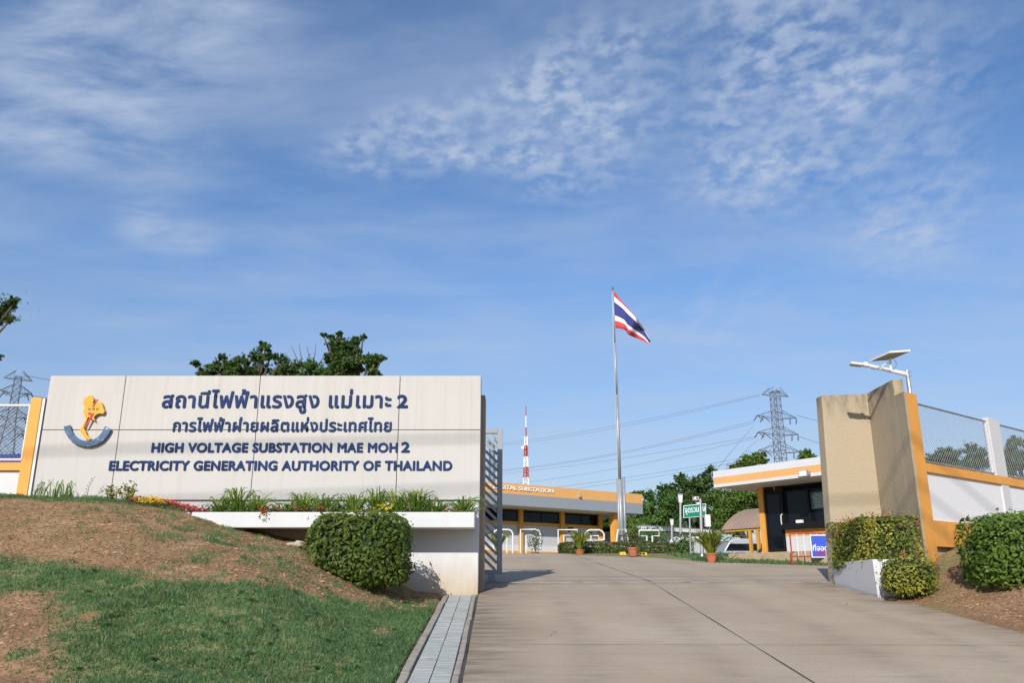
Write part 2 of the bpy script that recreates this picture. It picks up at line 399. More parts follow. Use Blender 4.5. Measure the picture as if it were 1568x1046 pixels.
# ------------------------------------------------------------------ leaves
def leaf_mesh(name, P, Nrm, size, m, parent=None, aspect=.5, tint=None, jitter=.6, origin=None, fold=.25, droop=None):
    """one small folded leaf per point, facing roughly along Nrm"""
    n = len(P); P = np.asarray(P, float)
    nr = np.asarray(Nrm, float) + rng.normal(0, jitter, (n, 3)); nr /= np.linalg.norm(nr, axis=1)[:, None] + 1e-9
    t = rng.normal(0, 1, (n, 3))
    if droop is not None: t[:, 2] = -abs(t[:, 2]) * droop
    t -= nr * (t * nr).sum(1)[:, None]; t /= np.linalg.norm(t, axis=1)[:, None] + 1e-9
    b = np.cross(nr, t)
    L = (size * rng.uniform(.6, 1.25, n))[:, None]; W = L * aspect
    v = np.empty((n, 4, 3))
    v[:, 0] = P - t * L * .5; v[:, 1] = P + b * W * .5 - nr * L * fold * .3; v[:, 2] = P + t * L * .5 - nr * L * fold * .25; v[:, 3] = P - b * W * .5 - nr * L * fold * .3
    if parent is not None: o0 = np.array(parent['_w'])
    elif origin is not None: o0 = np.array(origin, float)
    else: o0 = np.array([P[:, 0].mean(), P[:, 1].mean(), P[:, 2].min()])
    v = v.reshape(-1, 3) - o0
    me = bpy.data.meshes.new(name)
    me.vertices.add(n * 4); me.vertices.foreach_set('co', v.ravel())
    k = np.arange(n)[:, None] * 4
    tri = np.concatenate([k + np.array([0, 1, 2]), k + np.array([0, 2, 3])], 1).ravel()
    me.loops.add(n * 6); me.loops.foreach_set('vertex_index', tri)
    me.polygons.add(n * 2); me.polygons.foreach_set('loop_start', np.arange(n * 2) * 3); me.polygons.foreach_set('loop_total', np.full(n * 2, 3))
    a = me.attributes.new('tint', 'FLOAT', 'POINT')
    if tint is None: tint = rng.beta(2, 2.2, n)
    a.data.foreach_set('value', np.repeat(np.clip(tint, 0, 1), 4))
    me.materials.append(m); me.update(); me.validate()
    o = bpy.data.objects.new(name, me); COL.objects.link(o)
    if parent is not None: o.parent = parent; o['_w'] = list(parent['_w'])
    else: o.location = o0; o['_w'] = list(map(float, o0))
    return o

def blade_obj(name, blades, m, parent=None, origin=None):
    """strap leaves: list of (points along the leaf, half widths, side vector, tint)"""
    vs, fs, tn = [], [], []
    for pts, ws, side, t in blades:
        b = len(vs)
        for p, w in zip(pts, ws):
            vs.append(tuple(p - side * w)); vs.append(tuple(p + side * w)); tn += [t, t]
        for i in range(len(pts) - 1): fs.append((b + 2 * i, b + 2 * i + 1, b + 2 * i + 3, b + 2 * i + 2))
    o0 = np.array(parent['_w']) if parent is not None else np.array(origin, float)
    me = bpy.data.meshes.new(name); me.from_pydata((np.array(vs) - o0).tolist(), [], fs)
    a = me.attributes.new('tint', 'FLOAT', 'POINT'); a.data.foreach_set('value', tn)
    me.materials.append(m)
    o = bpy.data.objects.new(name, me); COL.objects.link(o)
    if parent is not None: o.parent = parent; o['_w'] = list(parent['_w'])
    else: o.location = o0; o['_w'] = list(map(float, o0))
    return o

# ------------------------------------------------------------------ ground heights
def vnoise(x, y, seed=0):
    x = np.asarray(x, float); y = np.asarray(y, float)
    def h(i, j):
        n = (i * 374761393 + j * 668265263 + seed * 1442695041) & 0xffffffff
        n = ((n ^ (n >> 13)) * 1274126177) & 0xffffffff
        return ((n ^ (n >> 16)) & 0xffff) / 65535.0
    i = np.floor(x).astype(np.int64); j = np.floor(y).astype(np.int64); fx, fy = x - i, y - j
    fx = fx * fx * (3 - 2 * fx); fy = fy * fy * (3 - 2 * fy)
    return (h(i, j) * (1 - fx) + h(i + 1, j) * fx) * (1 - fy) + (h(i, j + 1) * (1 - fx) + h(i + 1, j + 1) * fx) * fy
def fbm(x, y, seed=0, o=4):
    t, a, s = 0, .5, 0
    for k in range(o): t = t + a * vnoise(np.asarray(x) * 2 ** k, np.asarray(y) * 2 ** k, seed + k); s += a; a *= .5
    return t / s
def smooth(x, a, b):
    t = np.clip((np.asarray(x, float) - a) / (b - a), 0, 1); return t * t * (3 - 2 * t)
def zr(Y):                                                     # the drive: 1 in 10 up to the gate, flatter inside, then level
    Y = np.asarray(Y, float)
    return np.interp(Y, [-60, -20, 17.1, 34.8, 37, 900], [-3.6, -3.6, .09, 1.31, 1.33, 1.33])
WALL_P, WALL_D, WALL_N = (7.21, 15.30), (.785, .62), (.62, -.785)
def mound(X, Y):
    a = np.interp(Y, [6.5, 8, 11.5, 14, 15.5], [0, .05, .90, 1.66, 1.80])
    b = np.interp(-1.05 - np.asarray(X, float), [.06, .58, 1.2, 2.1, 3.0, 3.6, 4.1, 4.7, 5.6, 7.4, 12], [0, .05, .30, .73, .95, 1.10, 1.27, 1.44, 1.60, 1.72, 1.82])
    k = .35
    h = np.clip(.5 + .5 * (b - a) / k, 0, 1)
    m = b * (1 - h) + a * h - k * h * (1 - h)
    return np.maximum(m, 0)
def bank(X, Y):                                                # soil bank at the foot of the right wall
    X = np.asarray(X, float); Y = np.asarray(Y, float)
    d = (X - WALL_P[0]) * WALL_N[0] + (Y - WALL_P[1]) * WALL_N[1]
    rise = np.interp(X - 6.1, [0, .25, .8, 1.5, 3, 8], [0, .03, .22, .62, 1.0, 1.3])
    return rise * smooth(d, -.5, .1) * (.55 + .45 * smooth(Y, 9, 14))
def shl(Y): return (11.5 - min(max(Y, 0), 15.7)) * .018                # the kerb line drifts a little to the left
ROAD_L = lambda Y: np.interp(Y, [0, 15.7, 17.2, 17.6, 36], [-.5 + shl(0), -.5 + shl(15.7), -.58, -9, -12])
ROAD_R = lambda Y: np.interp(Y, [0, 14.6, 17.0, 17.6, 23.6, 26.1, 29.7, 32.6, 34.1, 35.2, 36], [6.02, 6.02, 6.12, 8.8, 8.9, 5.94, 4.78, 2.33, 1.9, -4, -9])
def ground(X, Y):
    X = np.asarray(X, float); Y = np.asarray(Y, float)
    z = zr(Y) + mound(X, Y) * (1 - smooth(Y, 22, 32)) + bank(X, Y)
    rough = (fbm(X * 2.2, Y * 2.2, 3) - .5) * .07 + (fbm(X * 7, Y * 7, 8, 3) - .5) * .075
    left = smooth(-X, 1.16, 1.6); right = smooth(X, 6.2, 6.6) * smooth(16.6 - Y, 0, .6)
    z = z + rough * np.maximum(left, right) * (1 - smooth(Y, 26, 34))
    z = z - 1.0 * smooth(X, 7.4, 9.2) * smooth(Y, 34.5, 38)
    inroad = ((X - (11.5 - Y) * .018 > -1.13) & (X < 6.1) & (Y < 17.3)) | ((X > ROAD_L(Y)) & (X < ROAD_R(Y)) & (Y >= 17.2) & (Y < 36.2))
    z = z - np.where(inroad, .07, 0)
    return z
def gz(X, Y): return float(ground(X, Y))

# grass cover 0..1 over the ground (its own patches of bare soil)
def grass_cover(X, Y):
    X = np.asarray(X, float); Y = np.asarray(Y, float); Z = ground(X, Y)
    d = Y * _c + Z * _s
    px = 784 + FPX * X / d; py = 523 - FPX * (-Y * _s + Z * _c) / d
    n = fbm(X * 1.3, Y * 1.3, 21); n2 = fbm(X * 4.5, Y * 4.5, 33)
    up = np.interp(px, [-200, 0, 200, 300, 400, 480, 560, 640, 700], [760, 762, 771, 779, 798, 824, 858, 884, 902])
    lo = np.interp(px, [-200, 0, 120, 210, 300, 420, 520, 600, 690], [854, 860, 870, 890, 896, 908, 928, 941, 943])
    bare = smooth(py, up - 4, up + 5) * (1 - smooth(py, lo - 16, lo + 8))
    bare = np.clip(bare * 1.0 - .6 * smooth(n2, .53, .68) * smooth(px, 130, 330), 0, 1)
    corner = (1 - smooth(px, 40, 150)) * smooth(py, 890, 925) * smooth(n * .6 + n2 * .4, .36, .52)
    spots = smooth(n * .5 + n2 * .5, .60, .70) * .8
    g = 1 - np.maximum(np.maximum(bare, corner), spots)
    g = np.where(X > 5, smooth(n2 * .5 + n * .5, .52, .62) * .6, g)
    g = np.where(Y > 17.4, .75, g)
    return np.clip(g, 0, 1)

def frange(a, b, s): return list(np.arange(a, b - 1e-6, s))
gx = [-700, -350, -180, -100, -60, -40, -28, -20, -16] + frange(-13, -1.3, .085) + frange(-1.3, 0, .06) + frange(0, 6, .75) + frange(6, 10.5, .085) + frange(10.5, 16, .5) + [20, 30, 45, 70, 110, 180, 350, 700]
gy = [-60, -20, -8, 0, 4] + frange(6, 17.8, .085) + frange(17.8, 40, .5) + [44, 50, 60, 80, 120, 200, 350, 600, 900]
GX, GY = np.meshgrid(np.array(gx), np.array(gy))
GZ = ground(GX, GY)
nx, ny = len(gx), len(gy)
me = bpy.data.meshes.new('ground')
vv = np.stack([GX, GY, GZ], -1).reshape(-1, 3)
ii = np.arange(nx * ny).reshape(ny, nx)
fq = np.stack([ii[:-1, :-1], ii[:-1, 1:], ii[1:, 1:], ii[1:, :-1]], -1).reshape(-1, 4)
me.from_pydata(vv.tolist(), [], fq.tolist())
att = me.attributes.new('cover', 'FLOAT', 'POINT'); att.data.foreach_set('value', grass_cover(GX, GY).ravel())
me.polygons.foreach_set('use_smooth', [True] * len(me.polygons))
gm = bpy.data.materials.new('soil'); gm.use_nodes = True
N_, L_ = gm.node_tree.nodes, gm.node_tree.links
pb = N_['Principled BSDF']; pb.inputs['Roughness'].default_value = .95; pb.inputs['Specular IOR Level'].default_value = .1
t_ = N_.new('ShaderNodeTexCoord')
def gnoise(scale, detail=6, rough=.6):
    n = N_.new('ShaderNodeTexNoise'); n.inputs['Scale'].default_value = scale; n.inputs['Detail'].default_value = detail; n.inputs['Roughness'].default_value = rough
    L_.new(t_.outputs['Object'], n.inputs[0]); return n.outputs[0]
def gmix(f, a, b):
    m = N_.new('ShaderNodeMix'); m.data_type = 'RGBA'; L_.new(f, m.inputs[0])
    for i, q in ((6, a), (7, b)):
        if isinstance(q, tuple): m.inputs[i].default_value = q + (1,)
        else: L_.new(q, m.inputs[i])
    return m.outputs[2]
def gramp(v, a, b):
    m = N_.new('ShaderNodeMapRange'); L_.new(v, m.inputs[0]); m.inputs[1].default_value = a; m.inputs[2].default_value = b; return m.outputs[0]
soil = gmix(gramp(gnoise(1.6), .35, .65), (.275, .158, .078), (.39, .245, .138))
soil = gmix(gramp(gnoise(22, 5, .7), .46, .62), soil, (.17, .10, .058))
soil = gmix(gramp(gnoise(60, 3, .6), .66, .74), soil, (.42, .34, .25))
ca = N_.new('ShaderNodeAttribute'); ca.attribute_name = 'cover'
turf = gmix(gramp(gnoise(9), .35, .65), (.16, .20, .075), (.28, .23, .12))
gcol = gmix(gramp(ca.outputs['Fac'], .25, .8), soil, turf)
L_.new(gcol, pb.inputs['Base Color'])
bp_ = N_.new('ShaderNodeBump'); bp_.inputs['Strength'].default_value = .9; bp_.inputs['Distance'].default_value = .03
L_.new(gnoise(24, 6, .7), bp_.inputs['Height']); L_.new(bp_.outputs[0], pb.inputs['Normal'])
me.materials.append(gm)
go = bpy.data.objects.new('ground', me); COL.objects.link(go); go['kind'] = 'structure'

# ------------------------------------------------------------------ driveway
dm = bpy.data.materials.new('drive_concrete'); dm.use_nodes = True
N_, L_ = dm.node_tree.nodes, dm.node_tree.links
pb = N_['Principled BSDF']; pb.inputs['Roughness'].default_value = .85; pb.inputs['Specular IOR Level'].default_value = .25
t_ = N_.new('ShaderNodeTexCoord')
def gmap(sc_, scale, detail=6, rough=.6):
    mp = N_.new('ShaderNodeMapping'); mp.inputs['Scale'].default_value = sc_; L_.new(t_.outputs['Object'], mp.inputs[0])
    n = N_.new('ShaderNodeTexNoise'); n.inputs['Scale'].default_value = scale; n.inputs['Detail'].default_value = detail; n.inputs['Roughness'].default_value = rough
    L_.new(mp.outputs[0], n.inputs[0]); return n.outputs[0]
con = gmix(gramp(gmap((1, 1, 1), .5), .3, .7), (.355, .280, .198), (.45, .366, .270))
con = gmix(gramp(gmap((.30, 3.6, 1), 2.4, 8, .74), .54, .84), con, (.265, .212, .155))
con = gmix(gramp(gmap((.6, 7, 1), 5, 6, .7), .58, .78), con, (.43, .36, .28))
con = gmix(gramp(gmap((1, 1, 1), 34, 4, .7), .54, .70), con, (.30, .235, .17))
ca = N_.new('ShaderNodeAttribute'); ca.attribute_name = 'wear'
wm = N_.new('ShaderNodeMath'); wm.operation = 'MULTIPLY'; L_.new(ca.outputs['Fac'], wm.inputs[0]); L_.new(gramp(gmap((.5, 2.2, 1), 2.6, 7, .7), .36, .62), wm.inputs[1])
con = gmix(wm.outputs[0], con, (.175, .135, .098))
L_.new(con, pb.inputs['Base Color'])
bp_ = N_.new('ShaderNodeBump'); bp_.inputs['Strength'].default_value = .35; bp_.inputs['Distance'].default_value = .01
L_.new(gmap((1, 3, 1), 30, 5, .7), bp_.inputs['Height']); L_.new(bp_.outputs[0], pb.inputs['Normal'])
ys = sorted(set(frange(2, 36, .2) + [17.1, 34.8]))
NC = 60
vs, fs, wear = [], [], []
for Y in ys:
    l, r = float(ROAD_L(Y)), float(ROAD_R(Y))
    if Y < 14.4: r += .45 * float(smooth(14.4 - Y, 0, 1.2)) + .22 * (float(fbm(Y * 1.7, 4.2, 5)) - .5) + .1 * (float(fbm(Y * 6, 1.2, 6)) - .5)
    for k in range(NC + 1):
        X = l + (r - l) * k / NC
        e = 0
        if Y < 17.1: e = max(1 - max(X + .5, 0) / .9, 1 - max(r - X, 0) / 1.1, 0); e = max(e, .8 * (1 - min(abs(Y - 15.6) / 2.0, 1)) * (1 - min(max(X + .5, 0) / 2.4, 1)))
        vs.append((X, Y, float(zr(Y)) + (.003 if Y >= 14.4 or k < NC else -.05))); 
        ty_ = sum(math.exp(-((X - q - .05 * math.sin(Y * .7)) / .20) ** 2) for q in (.75, 2.05, 3.75, 5.0)) * .34
        wear.append(min(max(e * 1.1, ty_ * (1 if Y < 30 else .4)), 1))
for j in range(len(ys) - 1):
    for k in range(NC): fs.append((j * (NC + 1) + k, j * (NC + 1) + k + 1, (j + 1) * (NC + 1) + k + 1, (j + 1) * (NC + 1) + k))
me = bpy.data.meshes.new('driveway'); me.from_pydata(vs, [], fs)
att = me.attributes.new('wear', 'FLOAT', 'POINT'); att.data.foreach_set('value', wear)
me.materials.append(dm)
o = bpy.data.objects.new('driveway', me); COL.objects.link(o); o['kind'] = 'structure'

def strip(mb, pts, w, lift):                                    # a ribbon laid on the drive
    for (x0, y0), (x1, y1) in zip(pts[:-1], pts[1:]):
        n = max(1, int(math.hypot(x1 - x0, y1 - y0) / .25)); d = Vector((x1 - x0, y1 - y0)).normalized(); q = Vector((-d.y, d.x)) * w / 2
        for i in range(n):
            c = []
            for t in (i / n, (i + 1) / n):
                X, Y = x0 + (x1 - x0) * t, y0 + (y1 - y0) * t; Z = float(zr(Y)) + .003 + lift
                wv = 1 + .5 * math.sin(X * 17 + Y * 23)
                c.append([(X + q.x * wv, Y + q.y * wv, Z), (X - q.x * wv, Y - q.y * wv, Z)])
            mb.add([c[0][0], c[0][1], c[1][1], c[1][0]], [(0, 1, 2, 3)])
mb = MB()
strip(mb, [(2.64, 4), (2.70, 17.0)], .015, .004)
strip(mb, [(2.72, 17.2), (2.50, 25), (2.33, 34.7)], .018, .004)
tag(mb.build('expansion_joint', M['joint']), kind='structure')
mb = MB()
for (x, y, a, n) in ((-.35, 11.2, .25, 16), (2.9, 9.4, -.35, 22), (4.4, 13.0, .9, 14), (.6, 15.1, -.1, 16)):
    pts = [(x, y)]
    for k in range(n): a += random.uniform(-.55, .55) * .7; x += math.cos(a) * .11; y += math.sin(a) * .07; pts.append((x, y))
    strip(mb, pts, .0045, .0048)
tag(mb.build('hairline_cracks', M['joint']), kind='structure')
mb = MB()
strip(mb, [(-.5, 10.02), (6.3, 9.94)], .014, .0085)
tag(mb.build('construction_joint', mat('joint_pale', (.20, .165, .13), .9, .4, 8)), kind='structure')
mb = MB()                                                       # gate rail sill across the drive
for i in range(14):
    x0, x1 = -.5 + i * .48, -.5 + (i + 1) * .48
    mb.hexa([(x0, 16.98, float(zr(16.98)) - .05), (x1, 16.98, float(zr(16.98)) - .05), (x1, 17.16, float(zr(17.16)) - .05), (x0, 17.16, float(zr(17.16)) - .05),
             (x0, 16.98, float(zr(16.98)) + .010), (x1, 16.98, float(zr(16.98)) + .010), (x1, 17.16, float(zr(17.16)) + .008), (x0, 17.16, float(zr(17.16)) + .008)])
tag(mb.build('gate_sill', mat('sill', (.36, .31, .255), .85, .2, 5, .2, 40, dark=(.14, .115, .09), dlo=.5, dhi=.7, dscale=3)), kind='structure')

# covered drain and kerb beside the drive
mb = MB(); Y = 3.0
while Y < 14.9:
    y1 = min(Y + .5, 14.93)
    for x0, x1 in ((-.985, -.803), (-.793, -.615)):
        for k in range(4):
            a = Y + (y1 - Y) * k / 4 + .012; b = Y + (y1 - Y) * (k + 1) / 4 - (.004 if k < 3 else .010)
            za, zb = float(zr(a)), float(zr(b)); l = random.uniform(-.003, .003)
            l2 = l + random.uniform(-.004, .004); p0, p1 = shl(a), shl(b)
            mb.hexa([(x0 + p0, a, za - .06), (x1 + p0, a, za - .06), (x1 + p1, b, zb - .06), (x0 + p1, b, zb - .06), (x0 + p0, a, za + l), (x1 + p0, a, za + l2), (x1 + p1, b, zb + l2), (x0 + p1, b, zb + l)])
    Y += .5
tag(mb.build('drain_cover', M['tile']), kind='structure')
mb = MB()
for x0, x1, h in ((-1.085, -1.0, .02), (-.60, -.535, .012)):
    Y = 3.0
    while Y < 14.9:
        y1 = min(Y + .9, 14.93); a, b = Y + .006, y1 - .006
        j0, j1 = random.uniform(-.008, .008) + shl(a), random.uniform(-.008, .008) + shl(b)
        mb.hexa([(x0 + j0, a, float(zr(a)) - .07), (x1 + j0, a, float(zr(a)) - .07), (x1 + j1, b, float(zr(b)) - .07), (x0 + j1, b, float(zr(b)) - .07),
                 (x0 + j0, a, float(zr(a)) + h), (x1 + j0, a, float(zr(a)) + h), (x1 + j1, b, float(zr(b)) + h), (x0 + j1, b, float(zr(b)) + h)])
        Y = y1
tag(mb.build('kerb', M['kerb'], bevel=.012), kind='structure')
mb = MB(); strip(mb, [(-.517 + shl(3), 3), (-.517 + shl(14.9), 14.9)], .03, -.001); strip(mb, [(-.605 + shl(3), 3), (-.605 + shl(14.9), 14.9)], .014, .001)
tag(mb.build('kerb_gap', M['joint']), kind='structure')

# ------------------------------------------------------------------ grass blades (nobody could count them)
def grass(n, xr, yr, dens, hmul=1.0):
    X = rng.uniform(xr[0], xr[1], n); Y = rng.uniform(yr[0], yr[1], n)
    keep = rng.uniform(0, 1, n) < dens(X, Y)
    return X[keep], Y[keep]
def lawn_d(X, Y):
    g = grass_cover(X, Y)
    tuft = smooth(fbm(X * 3.5, Y * 3.5, 41, 3), .60, .70)
    d = np.clip(g ** 1.3 * (0.25 + 1.0 * fbm(X * 5, Y * 5, 55, 3)), 0, 1) + .02 + .14 * tuft
    return np.where(X - (11.5 - Y) * .018 < -1.075 + .10 * smooth(fbm(Y * 3, X * 0 + 2, 9, 3), .42, .62) * (Y > 10), d, 0) * np.where((Y > 14.5) & (X > -5.4), .0, 1)
X, Y = grass(400000, (-10.5, -.92), (7.0, 14.85), lawn_d)
X2, Y2 = grass(16000, (6.3, 11), (9, 15.5), lambda x, y: grass_cover(x, y) * .8 * (bank(x, y) > .02))
X3, Y3 = grass(60000, (3, 16), (24, 36), lambda x, y: np.where((x > ROAD_R(y) + .02) & (x > 5.75) & (y < 32.5), 1, 0))
def grass_obj(X, Y, h, w, spill=0):
    n = len(X); Z = ground(X, Y)
    nz = fbm(X * 2.0, Y * 2.0, 61, 3)
    a = rng.uniform(0, 2 * math.pi, n); lean = rng.uniform(.3, 1.5, n); L = h * rng.uniform(.5, 1.35, n) * (.45 + 1.1 * nz) * np.where(rng.uniform(0, 1, n) < .03, 1.7, 1)
    dx, dy = np.cos(a), np.sin(a)
    base = np.stack([X, Y, Z - .005], 1)
    mid = base + np.stack([dx * L * lean * .25, dy * L * lean * .25, L * .6], 1)
    tip = base + np.stack([dx * L * lean * .95, dy * L * lean * .95, L * (1 - .5 * lean)], 1)
    b = rng.uniform(0, 2 * math.pi, n); side = np.stack([np.cos(b), np.sin(b), 0 * b], 1) * (w * rng.uniform(.6, 1.3, n))[:, None]
    v = np.stack([base - side, base + side, mid + side * .8, mid - side * .8, tip], 1).reshape(-1, 3)
    k = np.arange(n)[:, None] * 5
    tri = np.concatenate([k + np.array([0, 1, 2]), k + np.array([0, 2, 3]), k + np.array([3, 2, 4])], 1).ravel()
    tint = np.clip(.02 + .85 * fbm(X * 1.7, Y * 1.7, 71, 4) + rng.normal(0, .16, n), 0, .72)
    dry = rng.uniform(0, 1, n) < .04 + .14 * smooth(nz, .55, .7)
    tint = np.where(dry, rng.uniform(.75, 1, n), tint)
    return v, tri, tint, n
parts = [grass_obj(X, Y, .058, .0042), grass_obj(X2, Y2, .055, .004), grass_obj(X3, Y3, .12, .012)]
def rosettes(n):
    V, T, tn, m = [], [], [], 0
    for k in range(n):
        x, y = random.uniform(-8.5, -1.4), random.uniform(8.1, 12.6); z = gz(x, y)
        if float(grass_cover(x, y)) < .3: continue
        for j in range(random.randint(5, 9)):
            a = random.uniform(0, 6.283); L = random.uniform(.03, .08); d = Vector((math.cos(a), math.sin(a), 0)); sd_ = Vector((-d.y, d.x, 0)) * L * .28; b = Vector((x, y, z + .012)) 
            for q in (b, b + d * L * .5 + sd_ + Vector((0, 0, .035)), b + d * L * .5 - sd_ + Vector((0, 0, .035)), b + d * L * .55 + Vector((0, 0, .045)), b + d * L + Vector((0, 0, .03))): V.append(q[:])
            o = 5 * m; T += [o, o + 2, o + 3, o, o + 3, o + 1, o + 2, o + 4, o + 1]; tn.append(random.uniform(.5, .72)); m += 1
    return np.array(V), np.array(T), np.array(tn), m
parts.append(rosettes(170))
vs = np.concatenate([p[0] for p in parts]); off, tris = 0, []
for p in parts: tris.append(p[1] + off); off += len(p[0])
tris = np.concatenate(tris); tint = np.repeat(np.concatenate([p[2] for p in parts]), 5)
me = bpy.data.meshes.new('grass'); me.vertices.add(len(vs)); me.vertices.foreach_set('co', vs.ravel())
me.loops.add(len(tris)); me.loops.foreach_set('vertex_index', tris)
me.polygons.add(len(tris) // 3); me.polygons.foreach_set('loop_start', np.arange(len(tris) // 3) * 3); me.polygons.foreach_set('loop_total', np.full(len(tris) // 3, 3))
a = me.attributes.new('tint', 'FLOAT', 'POINT'); a.data.foreach_set('value', tint)
me.materials.append(M['grass']); me.update(); me.validate()
o = bpy.data.objects.new('grass', me); COL.objects.link(o)
tag(o, 'short patchy green grass on the mound and the verges', 'grass', kind='stuff')

# small stones and litter crumbs on the bare soil
n = 20000; X = np.concatenate([rng.uniform(-9.5, -1.3, 17000), rng.uniform(6.4, 9.5, 3000)]); Y = np.concatenate([rng.uniform(8, 14.2, 17000), rng.uniform(10, 15, 3000)])
kp = rng.uniform(0, 1, n) < (1 - grass_cover(X, Y)) * np.where(X > 5, bank(X, Y) > .03, 1)
X, Y = X[kp], Y[kp]; Z = ground(X, Y)
mb = MB()
for x, y, z in zip(X, Y, Z):
    r = random.uniform(.006, .022) * (1.9 if random.random() < .10 else 1); v = []
    for dx, dy, dz in ((1, 0, 0), (0, 1, 0), (-1, 0, 0), (0, -1, 0), (0, 0, 1), (0, 0, -1)):
        v.append((x + dx * r * random.uniform(.6, 1.3), y + dy * r * random.uniform(.6, 1.3), z + dz * r * random.uniform(.4, .9)))
    mb.add(v, [(0, 1, 4), (1, 2, 4), (2, 3, 4), (3, 0, 4), (1, 0, 5), (2, 1, 5), (3, 2, 5), (0, 3, 5)])
tag(mb.build('soil_crumbs', mat('crumbs', (.33, .205, .11), .95, .5, 9)), 'loose clods and pebbles scattered over the bare brown soil', 'pebbles', kind='stuff')

# ------------------------------------------------------------------ entrance sign wall
YS = 15.0
sX = lambda x, y: at(x, y, YS).x
sZ = lambda x, y: at(x, y, YS).z
XL, XR = -8.385, -.565
ZT, ZB = 3.70, 1.47
sign = thing('sign_wall', (-4.5, 15.1, gz(-4.5, 15)), 'long cream sign wall with blue station name, over a white planter beside the gate', 'sign')
pzb_ = at(600, 808.5, 14.42).z
mb = MB(); mb.box(XL + .02, XR - .012, YS + .06, YS + .30, ZB + .02, ZT - .02)
mb.build('backing', M['gap'], sign)
jx = [XL, sX(190, 600), sX(397, 600), sX(612, 600), XR]; jz = [1.36, sZ(400, 658.5), ZT]
for i in range(4):
    for j in range(2):
        mb = MB(); g = .006
        zb = ZB if j == 0 else jz[1] + g
        mb.box(jx[i] + (g if i else 0), jx[i + 1] - (g if i < 3 else 0), YS, YS + .07, zb if j else ZB, (jz[2] if j else jz[1] - g))
        mb.build('panel', M['panel'], sign, bevel=.004)
mb = MB(); mb.box(XR - .03, XR + .0, YS + .07, YS + .34, ZB, ZT - .004); mb.box(XL, XR - .03, YS + .072, YS + .34, ZT - .06, ZT - .003)
mb.build('edge_trim', M['gate'], sign)
mb = MB()
mb.box(-2.75, -.58, YS + .05, YS + .40, -.5, ZB - .004)
bp_m = mat('base_paint', (.565, .57, .575), .6, .03, 1.5, .05, 70)
nt = bp_m.node_tree; N_, L_ = nt.nodes, nt.links
pr_ = N_['Principled BSDF']; src = pr_.inputs['Base Color'].links[0].from_socket
ge = N_.new('ShaderNodeNewGeometry'); sz_ = N_.new('ShaderNodeSeparateXYZ'); L_.new(ge.outputs['Position'], sz_.inputs[0])
n1 = N_.new('ShaderNodeTexNoise'); mp1 = N_.new('ShaderNodeMapping'); mp1.inputs['Scale'].default_value = (2.2, 1, .7); L_.new(ge.outputs['Position'], mp1.inputs[0]); L_.new(mp1.outputs[0], n1.inputs[0]); n1.inputs['Scale'].default_value = 2.5; n1.inputs['Detail'].default_value = 6
ad = N_.new('ShaderNodeMath'); ad.operation = 'MULTIPLY_ADD'; L_.new(n1.outputs[0], ad.inputs[0]); ad.inputs[1].default_value = -.9; L_.new(sz_.outputs[2], ad.inputs[2])
r1 = N_.new('ShaderNodeMapRange'); L_.new(ad.outputs[0], r1.inputs[0]); r1.inputs[1].default_value = .12; r1.inputs[2].default_value = -.62; r1.inputs[4].default_value = .85
m1 = N_.new('ShaderNodeMix'); m1.data_type = 'RGBA'; L_.new(r1.outputs[0], m1.inputs[0]); L_.new(src, m1.inputs[6]); m1.inputs[7].default_value = (.45, .34, .20, 1); L_.new(m1.outputs[2], pr_.inputs['Base Color'])
mb.build('base_wall', bp_m, sign, bevel=.01)
mb = MB(); mb.box(-5.3, -2.752, YS + .30, YS + .42, -.5, pzb_ + .3); mb.build('soil_face', M['plinth'], sign)  # brown face standing in for the soil of the hollow under the planter
mb = MB(); mb.box(-8.2, -5.302, YS + .05, YS + .42, -.5, ZB - .004); mb.box(-5.302, -2.752, YS + .05, YS + .42, pzb_ + .302, ZB - .004); mb.build('lower_wall', M['white'], sign)
PF = 14.42                                                       # planter trough, front face
pzt, pzb = at(600, 784.5, PF).z, at(600, 808.5, PF).z
mb = MB()
x0, x1 = -5.35, -.625
mb.box(x0, x1, PF, PF + .07, pzb, pzt); mb.box(x0, x1, PF + .07, YS + .045, pzb + .001, pzb + .07)
mb.box(x1 - .07, x1 - .001, PF + .07, YS + .045, pzb + .07, pzt - .001); mb.box(x0 + .001, x0 + .07, PF + .07, YS + .045, pzb + .07, pzt - .001)
mb.build('planter', M['white'], sign, bevel=.012)
mb = MB(); mb.box(x0 + .075, x1 - .075, PF + .075, YS + .04, pzb + .075, pzt - .05)
mb.build('planter_soil', M['bark'], sign)
mb = MB()
mb.hexa([(-5.75, PF + .05, pzb), (-5.39, PF + .0, pzb), (-5.39, YS - .05, pzb), (-5.75, YS - .05, pzb), (-5.65, PF + .06, pzt - .01), (-5.39, PF + .01, pzt), (-5.39, YS - .05, pzt), (-5.65, YS - .05, pzt)])
mb.build('planter_end', M['white'], sign, bevel=.02)

